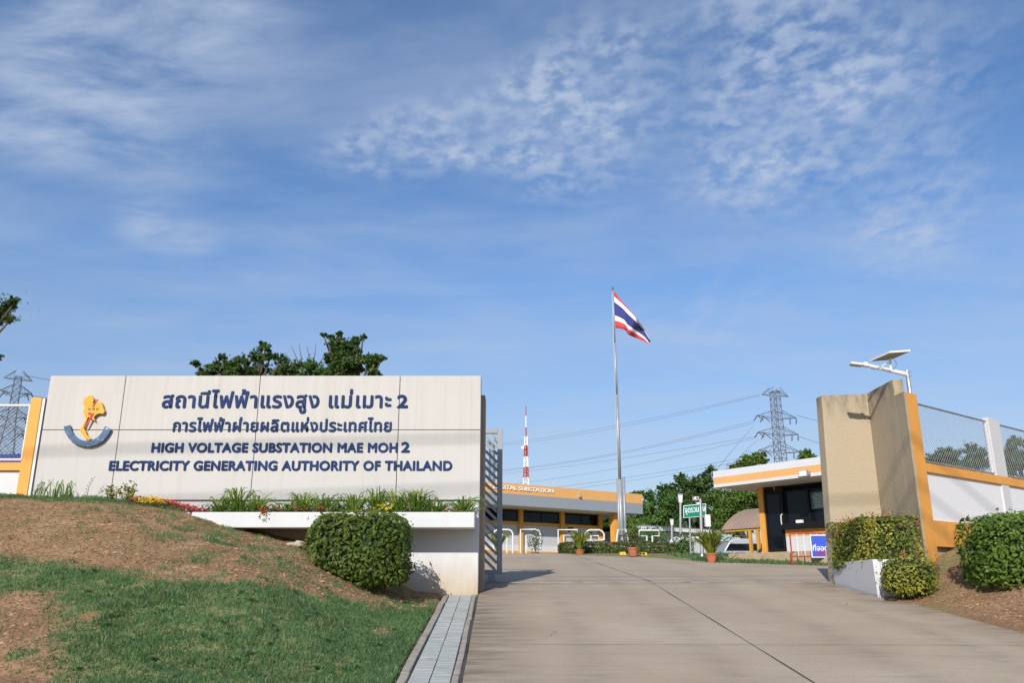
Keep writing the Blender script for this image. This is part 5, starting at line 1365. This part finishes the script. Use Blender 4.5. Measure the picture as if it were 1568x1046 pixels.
q2 = at(1070, 771.5, YC); mb = MB(); mb.tube([(q.x, YC, q.z - .06), (q2.x - .06, YC, q2.z), at(1072.5, 773, YC)], .022, 8); mb.lathe((q2.x - .03, YC - .05, q2.z - .07), [(.03, 0), (.06, .03), (.06, .09), (.03, .11)], 10); mb.build('bracket', M['tube_white'], cp)
p = at(1048, 842, 32.5)
bush('verge_bush', 'small loose green bush below the green sign, right of the hedge', (p.x, 32.6, p.z + .05), (.40, .4, .52), 700, .10, M['leaf_mid'], 2.2, cat='bush', core=.6)
P, d = shrub_points((at(1052, 828, 34).x, 34.2, at(1052, 828, 34).z), (.62, .4, .2), 130, .9)
leaf_mesh('white_blossom', P, d + np.array([0, -.5, .3]), .15, M['fl_white'], None, .8, origin=(at(1052, 828, 34).x, 34.2, 1.3)); tag(bpy.data.objects['white_blossom'], 'white flowering shrub heads between the hedge and the camera pole', 'flowers')

# ------------------------------------------------------------------ long shed, shelter, van
q5 = lambda x, y: (960 + x / 4.75, 680 + y / 4.75)
sh_d = Vector((.80, .60, 0)); sh_n = Vector((.60, -.80, 0))
s0p = at(*q5(40, 588), 50); S = Fac((s0p.x, s0p.y), sh_d, sh_n)
zs_t, zs_b = S.to(*q5(40, 586))[1], S.to(*q5(40, 622))[1]
s_end = S.to(*q5(748, 640))[0]
s_end = min(max(s_end, 8), 26)
sh = thing('shed', (s0p.x + 4, s0p.y + 4, 1.33), 'long low white shed with ribbed metal roof edge, behind the letters', 'shed')
mb = MB(); S.box(mb, 0, s_end, zs_t - .045, zs_t, -8, .06); mb.build('roof', M['steel'], sh)
mb = MB(); k = 0
while k < s_end:
    S.box(mb, k, k + .09, zs_b, zs_t - .046, -.04, .05); S.box(mb, k + .091, k + .17, zs_b + .001, zs_t - .047, -.04, -.03); k += .171
mb.build('ribbed_edge', mat('ribbed_sheet', (.68, .69, .70), .5, .05, 2), sh)
mb = MB(); S.box(mb, .2, s_end - .2, 1.0, zs_b - .001, -7, -.6); mb.build('wall', M['white_clean'], sh)
vn = thing('van', (at(1138, 848, 41).x, 41.5, .33), 'white van parked beyond the guardhouse, partly hidden by its plinth', 'van')
VY = 41.0
vx = lambda x: at(x, 838, VY).x
vz = lambda y: at(1135, y, VY).z
x0v, x1v = vx(1104), vx(1104) + 4.9
ztv = vz(825)
prof = [(x0v, .62), (x0v + .02, 1.25), (x0v + .12, 1.62), (x0v + .42, ztv - .12), (x0v + .62, ztv - .02), (x0v + 1.0, ztv), (x1v - .9, ztv - .02), (x1v - .45, ztv - .12), (x1v - .05, 1.4), (x1v, .62)]
mb = MB(); mb.prism(prof, VY, VY + 1.75); mb.build('body', M['van'], vn, bevel=.06)
mb = MB(); mb.prism([(x0v + .20, vz(844)), (x0v + .42, vz(833)), (x1v - 1.05, vz(833)), (x1v - .8, vz(844))], VY - .012, VY - .002); mb.build('side_window', M['glass'], vn)
for wx in (x0v + .95, x1v - .9):
    mb = MB(); mb.tube([(wx, VY - .01, .66), (wx, VY + .22, .66)], .33, 20); wo = mb.build('wheel', M['black'], vn)
    mb = MB(); mb.tube([(wx, VY - .025, .66), (wx, VY - .012, .66)], .19, 16); mb.build('rim', M['steel'], wo)
# arched canopy
YA = 33.0
cn = thing('canopy_shelter', (at(1140, 848, YA).x, YA, 1.2), 'brown arched canopy shelter left of the guardhouse', 'shelter')
p0_ = at(1104.5, 811.5, YA)
K = Fac((p0_.x, p0_.y), -gd, gn)                                  # eave towards the drive
Kx = Fac((p0_.x, p0_.y), -gn, gd)
hw_, zhi = Kx.to(1150, 781.5); zlo = p0_.z
hw_ = min(max(hw_, 1.2), 3.0)
mb = MB(); nseg, LK = 20, 4.2
prof = [(2 * hw_ * k / nseg, zlo + (zhi - zlo) * (4 * (k / nseg) * (1 - k / nseg)) ** .9) for k in range(nseg + 1)]
for (o0, za1), (o1, zb1) in zip(prof[:-1], prof[1:]):
    k = 0
    while k < LK:                                                 # corrugations run over the arch
        for q, up in ((0, .0), (.09, .03)):
            mb.hexa([K.P(k + q, za1 - .02, -o0), K.P(k + q + .09, za1 - .02, -o0), K.P(k + q + .09, zb1 - .02, -o1), K.P(k + q, zb1 - .02, -o1),
                     K.P(k + q, za1 + up, -o0), K.P(k + q + .09, za1 + up, -o0), K.P(k + q + .09, zb1 + up, -o1), K.P(k + q, zb1 + up, -o1)])
        k += .18
mb.build('roof', M['canopy'], cn)
mb = MB(); K.box(mb, .1, LK - .1, zlo - .10, zlo - .03, -.12, -.05); mb.build('beam', M['orange_dk'], cn)
for px_ in (1150, 1162):
    s_q = K.to(px_, 830, -.1)[0]
    mb = MB(); K.box(mb, s_q - .05, s_q + .05, 1.0, zlo - .101, -.14, -.04); mb.build('post', M['orange_dk'], cn)

# ------------------------------------------------------------------ trees
def tree(name, label, clumps, Y, n, size, m, trunk_px, spread=1.0, cat='tree', droop=None, aspect=.45, base=None, twigs=None, r0=.16, group=None):
    """clumps: (px, py, radius px[, squash]) of foliage at depth Y"""
    s = Y / FPX
    tb = at(trunk_px, 700, Y); gzb = gz(tb.x, Y) if base is None else base
    t = thing(name, (tb.x, Y, gzb), label, cat, group)
    cl = []
    for c in clumps:
        p = at(c[0], c[1], Y); p.y += random.uniform(-.8, .8) * c[2] * s * spread; cl.append((p, c[2] * s, c[3] if len(c) > 3 else .8))
    wts = np.array([c[1] ** 2 for c in cl]); wts /= wts.sum()
    Ps, Ds, Tn = [], [], []
    for (p, r, q), w in zip(cl, wts):
        k = max(12, int(n * 1.7 * w)); sub = max(4, int(8 + r * 5))
        for j in range(sub):                                     # each clump is itself several sprays
            d0 = rng.normal(0, 1, 3); d0 /= np.linalg.norm(d0); cc = np.array(p) + d0 * r * np.array([1, 1, q]) * rng.uniform(.3, .82)
            kk = max(3, k // sub); rr = r * rng.uniform(.25, .55)
            dd = rng.normal(0, 1, (kk, 3)); ln = d0 * np.array([1, 1, .6]) + np.array([0, 0, .25]); ln /= np.linalg.norm(ln)
            pts = cc + dd * rr * .48 * np.array([1.1, 1, .7]) + ln * (rng.normal(.35, .55, kk) * rr)[:, None]
            Ps.append(pts); Ds.append((pts - np.array(p)) / (r + 1e-6) + np.array([0, 0, .5])); Tn.append(np.clip(rng.normal(.42 + rng.normal(0, .13), .18, kk), 0, 1))
    for (p, r, q) in cl:                                          # leafy twigs standing out of the clumps
        for j in range(4):
            d0 = rng.normal(0, 1, 3); d0[2] = abs(d0[2]) * .8 + .1; d0 /= np.linalg.norm(d0); kk = max(8, int(n * .008)); u = rng.uniform(.55, 1.45, kk)
            pts = np.array(p) + d0[None, :] * (u * r)[:, None] * np.array([1, 1, q]) + rng.normal(0, .06, (kk, 3)) * r
            Ps.append(pts); Ds.append(np.tile(d0, (kk, 1))); Tn.append(np.clip(rng.normal(.5, .18, kk), 0, 1))
    leaf_mesh('crown', np.concatenate(Ps), np.concatenate(Ds), size, m, t, aspect, np.concatenate(Tn), .6, droop=droop)
    mb = MB(); top = Vector((tb.x, Y, gzb))
    lowz = min(p.z - r * .3 for p, r, q in cl); fork = Vector((tb.x, Y, gzb + max((lowz - gzb) * .75, .5)))
    mb.tube([top - Vector((0, 0, .2)), (top + fork) / 2 + Vector((r0 * .4, 0, 0)), fork], [r0 * 1.25, r0, r0 * .85], 8)
    for p, r, q in cl:
        md = (fork + p) / 2 + Vector((random.uniform(-.2, .2) * r, random.uniform(-.2, .2) * r, -.1 * r))
        mb.tube([fork, md, p], [r0 * .55, r0 * .35, r0 * .12], 6)
    if twigs:
        for (x0, y0), (x1, y1) in twigs: mb.tube([at(x0, y0, Y), at((x0 + x1) / 2 + 1, (y0 + y1) / 2, Y), at(x1, y1, Y)], [.02, .012, .005], 4)
    mb.build('trunk', M['bark'], t)
    return t
tree('tree', 'spreading dark tree behind the sign, its branches reaching left', [(310, 571, 13, .6), (326, 562, 12, .6), (345, 570, 18, .7), (352, 556, 12, .6), (372, 566, 18, .8), (392, 570, 18), (400, 550, 13), (408, 536, 9), (402, 528, 5), (414, 548, 9), (425, 566, 18), (298, 556, 7, .5), (340, 547, 7, .6), (372, 552, 10, .6), (432, 552, 8), (442, 568, 13), (318, 573, 12, .6)], 24, 4600, .115, M['leaf_dark'], 380)
tree('tree', 'low tree behind the sign with bare twigs above it', [(460, 572, 22), (470, 558, 12), (490, 570, 18), (445, 572, 16), (505, 570, 14), (480, 562, 12), (452, 560, 9)], 25, 1700, .115, M['leaf_mid'], 470,
     twigs=[((460, 565), (446, 530)), ((462, 565), (458, 527)), ((478, 562), (484, 527)), ((474, 562), (470, 530)), ((484, 565), (498, 540)), ((450, 560), (436, 540))])
tree('tree', 'taller dark tree behind the sign, nearest the gate', [(519, 522, 9), (506, 518, 6, .7), (496, 514, 4, .6), (510, 531, 9), (527, 535, 13), (545, 521, 7, .6), (556, 516, 5, .6), (538, 528, 9), (514, 546, 11), (530, 550, 15), (546, 563, 17), (566, 555, 12), (576, 546, 7), (530, 570, 20), (585, 550, 6, .6), (572, 568, 14), (508, 568, 12), (520, 512, 4), (548, 540, 6), (503, 552, 7)], 23, 4800, .115, M['leaf_dark'], 535)
tree('tree', 'tree at the left photo edge with leafy branches reaching in', [(-6, 468, 20), (14, 463, 12, .7), (4, 482, 16, .7), (18, 492, 8, .6), (25, 465, 6, .5), (-75, 470, 55), (-110, 540, 60), (-6, 548, 10, .5), (-130, 430, 60), (-10, 492, 12)], 22, 5200, .12, M['leaf_dark'], -110)
YT = 64
tree('tree', 'bright green bushy tree just right of the flagpole and fascia', [(1000, 790, 26), (1012, 768, 18), (990, 775, 16), (1025, 790, 26), (1000, 815, 24), (1030, 772, 18), (985, 800, 18), (1022, 810, 22), (975, 812, 18)], YT - 8, 7000, .22, M['leaf_mid'], 1005)
tree('tree', 'dark tree with a ragged narrow top behind the green sign', [(1062, 770, 24), (1045, 748, 16), (1080, 745, 18), (1086, 722, 9), (1085, 733, 10), (1050, 738, 10), (1040, 733, 7), (1070, 800, 28), (1095, 770, 22), (1100, 800, 26), (1048, 790, 24), (1075, 765, 22), (1062, 745, 16), (1020, 748, 10), (1040, 762, 18), (1028, 760, 14)], YT, 10500, .22, M['leaf_dark'], 1070)
tree('tree', 'broad yellow-green tree below the guardhouse roof corner', [(1130, 775, 26), (1150, 762, 22), (1110, 785, 22), (1145, 795, 28), (1115, 762, 16), (1165, 785, 24), (1120, 805, 24)], YT - 12, 7000, .20, M['leaf_bright'], 1135)
tree('tree', 'light green treetop rising over the left end of the guardhouse roof', [(1150, 706, 12), (1138, 712, 13), (1160, 702, 9), (1166, 708, 8), (1128, 718, 10), (1150, 722, 18), (1170, 697, 4)], YT + 4, 4000, .24, M['leaf_bright'], 1150)
tree('tree', 'small light green treetop beside the pylon, above the guardhouse roof', [(1234, 694, 7), (1242, 698, 7), (1228, 700, 7), (1236, 708, 12)], YT + 4, 1600, .24, M['leaf_bright'], 1236)
tree('tree', 'dark tree under the control building roof corner, behind the flagpole', [(925, 812, 18), (935, 800, 12), (920, 798, 12), (962, 805, 16), (968, 825, 16), (930, 828, 18), (905, 815, 20)], 62, 4200, .22, M['leaf_dark'], 930)
tree('tree', 'far green treetop showing over the orange fascia end', [(975, 757, 5), (985, 757, 5), (995, 760, 8), (968, 758, 4)], 70, 500, .3, M['leaf_mid'], 985)
tree('feathery_tree', 'feathery grey-green tree behind the first chain link panel', [(1430, 702, 13, .6), (1448, 692, 10, .7), (1462, 698, 14, .7), (1484, 689, 10, .7), (1495, 696, 12), (1503, 706, 12), (1442, 710, 14), (1420, 708, 11, .6), (1470, 708, 16), (1512, 712, 10), (1455, 718, 14), (1490, 716, 14)], 38, 3800, .20, M['leaf_feather'], 1465, droop=1.2, aspect=.22)
tree('feathery_tree', 'taller feathery tree at the right photo edge behind the fence', [(1550, 690, 13), (1556, 676, 9), (1545, 705, 13), (1562, 712, 16), (1575, 690, 20), (1543, 715, 9), (1540, 722, 10)], 36, 3400, .22, M['leaf_feather'], 1562, droop=1.2, aspect=.22)
p = at(985, 806, 48)
t = thing('leafy_shrub', (p.x - .6, 47, 1.33), 'light green shrub between the flagpole foot and the letter T', 'shrub')
P, d = shrub_points((at(968, 815, 47).x, 47, at(968, 815, 47).z), (.5, .5, .9), 500, .8); leaf_mesh('foliage', P, d, .22, M['leaf_bright'], t)
mb = MB(); mb.tube([(at(968, 815, 47).x, 47, 1.2), (at(968, 815, 47).x, 47, 2.2)], .04, 6); mb.build('stem', M['bark'], t)
t = thing('leafy_shrub', (at(1000, 826, 39.2).x, 39.2, 1.33), 'green shrub directly behind the white letter T', 'shrub')
P, d = shrub_points((at(999, 822, 39.2).x, 39.2, at(999, 822, 39.2).z), (.75, .4, .42), 600, .8); leaf_mesh('foliage', P, d, .13, M['leaf_mid'], t)
mb = MB(); mb.tube([(at(999, 822, 39.2).x, 39.2, 1.2), (at(999, 822, 39.2).x, 39.2, 1.9)], .04, 6); mb.build('stem', M['bark'], t)

# ------------------------------------------------------------------ pylons, mast, power lines
def pylon(label, c, H, arms, wb, wt, rot, r, waist, flat=.10):
    """lattice tower: c base, H height, arms list of (height fraction, half span), widths at base, waist and top"""
    t = thing('pylon', c, label, 'pylon', 'steel lattice pylons')
    Rm = Matrix.Rotation(rot, 4, 'Z'); O = Vector(c)
    def q(x, y, z): return O + Rm @ Vector((x, y, z))
    def hw(z): return np.interp(z / H, [0, waist, 1], [wb / 2, wt * .62, wt / 2])
    mb = MB(); zs_ = [0]; 
    while zs_[-1] < H: zs_.append(min(H, zs_[-1] + max(2.0 * hw(zs_[-1]) * .95, H * .035)))
    for i in range(len(zs_) - 1):
        a, b = zs_[i], zs_[i + 1]; wa, wb_ = float(hw(a)), float(hw(b)); ca = [(-wa, -wa), (wa, -wa), (wa, wa), (-wa, wa)]; cb = [(-wb_, -wb_), (wb_, -wb_), (wb_, wb_), (-wb_, wb_)]
        for k in range(4):
            n_ = (k + 1) % 4
            mb.tube([q(*ca[k], a), q(*cb[k], b)], r * 1.5, 4, cap=False); mb.tube([q(*ca[k], a), q(*cb[n_], b)], r * .8, 3, cap=False)
            mb.tube([q(*ca[n_], a), q(*cb[k], b)], r * .8, 3, cap=False); mb.tube([q(*cb[k], b), q(*cb[n_], b)], r * .8, 3, cap=False)
    mb.build('tower', M['steel_dk'], t)
    for fz, span in arms:
        z = H * fz; w = float(hw(z)); h = H * .045
        for sg_ in (-1, 1):
            mb = MB(); tip = q(sg_ * span, 0, z + (h * .25 if fz < .95 else 0))
            for y_ in (-w, w):
                mb.tube([q(sg_ * w, y_, z), tip], r, 4, cap=False); mb.tube([q(sg_ * w, y_, z + h), tip], r, 4, cap=False)
                for k in (.25, .5, .75):
                    a = q(sg_ * w, y_, z).lerp(tip, k); b = q(sg_ * w, y_, z + h).lerp(tip, k - .2); mb.tube([a, b], r * .6, 3, cap=False)
            mb.build('cross_arm', M['steel_dk'], t)
            if fz < .95:
                mb = MB()
                for k in (1.0, .62):
                    p = q(sg_ * w, 0, z).lerp(tip, k); mb.tube([p, p + Rm @ Vector((sg_ * .4, .8, -H * .028))], r * 1.8, 5)
                    mb.tube([p, p + Rm @ Vector((-sg_ * .8, -1.0, -H * .032))], r * 1.6, 5)
                mb.build('insulator', M['insulator'], t)
    return t
YPY = 180
pz = lambda y: at(1190, y, YPY).z
pc_ = at(1195, 700, YPY); pc_.z = 1.33; HP = pz(600) - 1.33
fr = lambda y: (pz(y) - 1.33) / HP
pylon('tall lattice pylon rising behind the guardhouse roof', pc_, HP, [(fr(606), 3.4), (fr(641.5), 4.9), (fr(667), 5.0), (fr(694), 5.1)], 6.2, 1.5, R(18), .060, .60)
YP2 = 110
p2 = at(8, 700, YP2); p2.z = 1.33; H2_ = at(34, 577, YP2).z - 1.33
f2 = lambda y: (at(25, y, YP2).z - 1.33) / H2_
pylon('lattice pylon behind the chain link panel at the left edge', p2, H2_, [(.985, 1.7), (f2(603), 1.8), (f2(640), 2.0), (f2(665), 2.0)], 4.6, .8, R(35), .038, .78)
YP3 = 260
p3 = at(753, 760, YP3); p3.z = 1.33; H3 = at(753, 676, YP3).z - 1.33
pylon('distant small pylon glimpsed through the bars of the gate', p3, H3, [(.98, 1.9), (.80, 2.2), (.64, 2.2), (.48, 2.2)], 4.2, 1.3, R(15), .07, .6)
YM = 120
def mpt(x, y): return at(780 + x / 7.48, 610 + y / 7.48, YM)
mast = thing('radio_mast', (mpt(190, 900).x, YM, 1.33), 'slim red and white banded radio mast above the building roof', 'mast')
segs = [(1400, 1050, .62, 0), (1050, 915, .58, 1), (915, 793, .53, 0), (793, 670, .47, 1)]
bands = [(4000, 1030, 'red'), (1030, 915, 'white'), (915, 793, 'red'), (793, 672, 'white'), (672, 548, 'red'), (548, 442, 'white')]
xm = mpt(192, 700).x
zof = lambda y: (mpt(192, y).z if y < 3000 else 1.33)
def mw(z): return float(np.interp(z, [1.33, zof(915), zof(672), zof(442)], [.75, .41, .29, .22]))
for y0_, y1_, colr in bands:
    mb = MB(); z0_, z1_ = zof(y0_), zof(y1_); nlev = max(2, int((z1_ - z0_) / .8))
    for i in range(nlev):
        a = z0_ + (z1_ - z0_) * i / nlev; b = z0_ + (z1_ - z0_) * (i + 1) / nlev; wa, wb_ = mw(a), mw(b)
        pa = [Vector((xm + wa * math.cos(th), YM + wa * math.sin(th), a)) for th in (R(200), R(320), R(80))]; pb_ = [Vector((xm + wb_ * math.cos(th), YM + wb_ * math.sin(th), b)) for th in (R(200), R(320), R(80))]
        for k in range(3):
            mb.tube([pa[k], pb_[k]], .085, 5, cap=False); mb.tube([pa[k], pb_[(k + 1) % 3]], .05, 4, cap=False); mb.tube([pb_[k], pb_[(k + 1) % 3]], .045, 4, cap=False)
    mb.build('lattice_section', M['mast_' + colr], mast)
for y0_, y1_, colr, rr in ((442, 333, 'red', .10), (333, 205, 'white', .09), (205, 92, 'red', .07)):
    mb = MB(); mb.tube([(xm, YM, zof(y0_)), (xm, YM, zof(y1_))], rr, 8); mb.build('antenna', M['mast_' + colr], mast)
dq = mpt(150, 568); mb = MB(); mb.tube([(dq.x, YM - .3, dq.z), (dq.x + .05, YM - .15, dq.z)], [.22, .16], 14); mb.tube([(dq.x, YM - .15, dq.z), (xm, YM, dq.z)], .04, 5); mb.build('dish', M['mast_white'], mast)

def wire(label, a, b, mid, Ya, Yb, r=.028):
    """a, mid, b: pixels on the wire; sags between its two pylons"""
    A, B2 = at(*a, Ya), at(*b, Yb); tt = (mid[0] - a[0]) / (b[0] - a[0])
    L0 = A.lerp(B2, .5); 
    best = None
    for k in range(1, 200):                                       # depth along the span where the wire passes the middle pixel
        u = k / 200; q = A.lerp(B2, u); x, y = proj(*q)
        if best is None or abs(x - mid[0]) < best[0]: best = (abs(x - mid[0]), u, q, y)
    _, u, q, y = best; zt_m = at(mid[0], mid[1], q.y).z; sag = (q.z - zt_m) / (4 * u * (1 - u))
    pts = [A.lerp(B2, k / 24) - Vector((0, 0, sag * 4 * (k / 24) * (1 - k / 24))) for k in range(25)]
    mb = MB(); mb.tube(pts, r, 4, cap=False)
    tag(mb.build('power_line', M['cable']), label, 'power line', 'power lines')
wire('uppermost thin power line running left from the pylon top', (1163, 604), (755, 681), (885, 662), YPY, YP3, .026)
wire('second power line, just below the uppermost one', (1163, 606), (755, 684), (940, 656), YPY, YP3, .026)
wire('third power line, from the pylon\'s upper cross arm', (1153, 645), (741, 722), (948, 693), YPY, YP3)
wire('fourth power line, close under the third', (1155, 648), (741, 724), (948, 695.5), YPY, YP3)
wire('fifth power line, from the upper cross arm behind the flagpole', (1160, 668), (741, 729), (948, 703), YPY, YP3)
wire('sixth power line, meeting the mast at the roof', (1156, 671), (745, 745), (948, 717), YPY, YP3)
wire('lower power line crossing just above the orange fascia', (1160, 697), (745, 757), (958, 732), YPY, YP3)
wire('lowest power line, touching the orange fascia top', (1163, 701), (750, 762), (956, 738), YPY, YP3)
wire('steep power line dropping from the pylon towards the trees', (1154, 652), (1085, 735), (1120, 692), YPY, 90, .03)
wire('steep power line right of the other steep ones', (1160, 674), (1100, 735), (1130, 703), YPY, 90, .03)
wire('steep power line from the lower arm towards the trees', (1184, 676), (1130, 735), (1157, 704), YPY, 90, .03)
wire('power line from the pylon to the beige pier, upper', (1219, 636), (1290, 655), (1245, 643), YPY, YPY + 30, .04)
wire('power line from the pylon to the beige pier, lower', (1224, 669), (1290, 690), (1245, 676), YPY, YPY + 30, .04)
wire('power line from the left pylon top towards the sign', (38, 575), (110, 588), (70, 581), YP2, YP2 + 20, .03)
wire('power line below the left pylon top towards the sign', (38, 604), (110, 616), (60, 608), YP2, YP2 + 20, .03)
wire('power line leaving the left pylon at the photo edge', (14, 603), (-60, 601), (-20, 603), YP2, YP2, .03)

for k, (zl_, zr_, y_) in enumerate(((13.9, 18.0, -7.0), (14.3, 17.5, -5.6), (13.3, 16.7, -6.4))):
    mb = MB(); mb.tube([(-45 + 6 * i, y_, zl_ + (zr_ - zl_) * i / 15 - .5 * (1 - (2 * i / 15 - 1) ** 2)) for i in range(16)], .026, 6)
    tag(mb.build('power_line', M['cable']), ('high', 'middle', 'low')[k] + ' cable of the overhead line crossing behind the viewer, seen only by its shadow', 'power line', 'overhead cables')
# blue roofed shed far behind the left fence
t = thing('shed', (at(-20, 700, 60).x, 62, 1.33), 'blue roofed shed behind the chain link panel at the left edge', 'shed')
xa_, xb_ = at(-160, 700, 60).x, at(38, 700, 60).x; za_, zb3 = at(10, 703, 60).z, at(10, 688, 60).z
mb = MB(); mb.hexa([(xa_, 60, za_ - .3), (xb_, 60, za_ - .3), (xb_, 66, za_ - .3), (xa_, 66, za_ - .3), (xa_, 62.5, zb3 - .2), (xb_ - .3, 62.5, zb3 + .1), (xb_ - .3, 63.5, zb3 + .1), (xa_, 63.5, zb3 - .2)]); mb.build('roof', M['blue_roof'], t)
mb = MB(); mb.box(xa_ + .3, xb_ - .3, 60.5, 65.5, 1.0, za_ - .302); mb.build('wall', M['wall_grey'], t)

# pale stone lying under the planter
p = at(450, 824.5, 14.2); c = (p.x, 14.25, gz(p.x, 14.25) + .035)
mb = MB(); vs, fs = [], []
nu, nv = 14, 8
for j in range(nv + 1):
    th = math.pi * j / nv
    for i in range(nu):
        ph = 2 * math.pi * i / nu; d = Vector((math.sin(th) * math.cos(ph), math.sin(th) * math.sin(ph), math.cos(th)))
        k = 1 + .3 * (float(fbm(d.x * 2 + 5, d.z * 2 + d.y, 91, 2)) - .5)
        vs.append((c[0] + d.x * .15 * k * (1 + .3 * (d.x > 0)), c[1] + d.y * .09 * k, c[2] + d.z * (.035 + .035 * (d.x > .2)) * k))
for j in range(nv):
    for i in range(nu): fs.append((j * nu + i, j * nu + (i + 1) % nu, (j + 1) * nu + (i + 1) % nu, (j + 1) * nu + i))
mb.add(vs, fs); tag(mb.build('stone', M['stone']), 'pale flat stone lying on the soil in the shade under the planter', 'stone')

for o in bpy.data.objects:
    if '_w' in o: del o['_w']
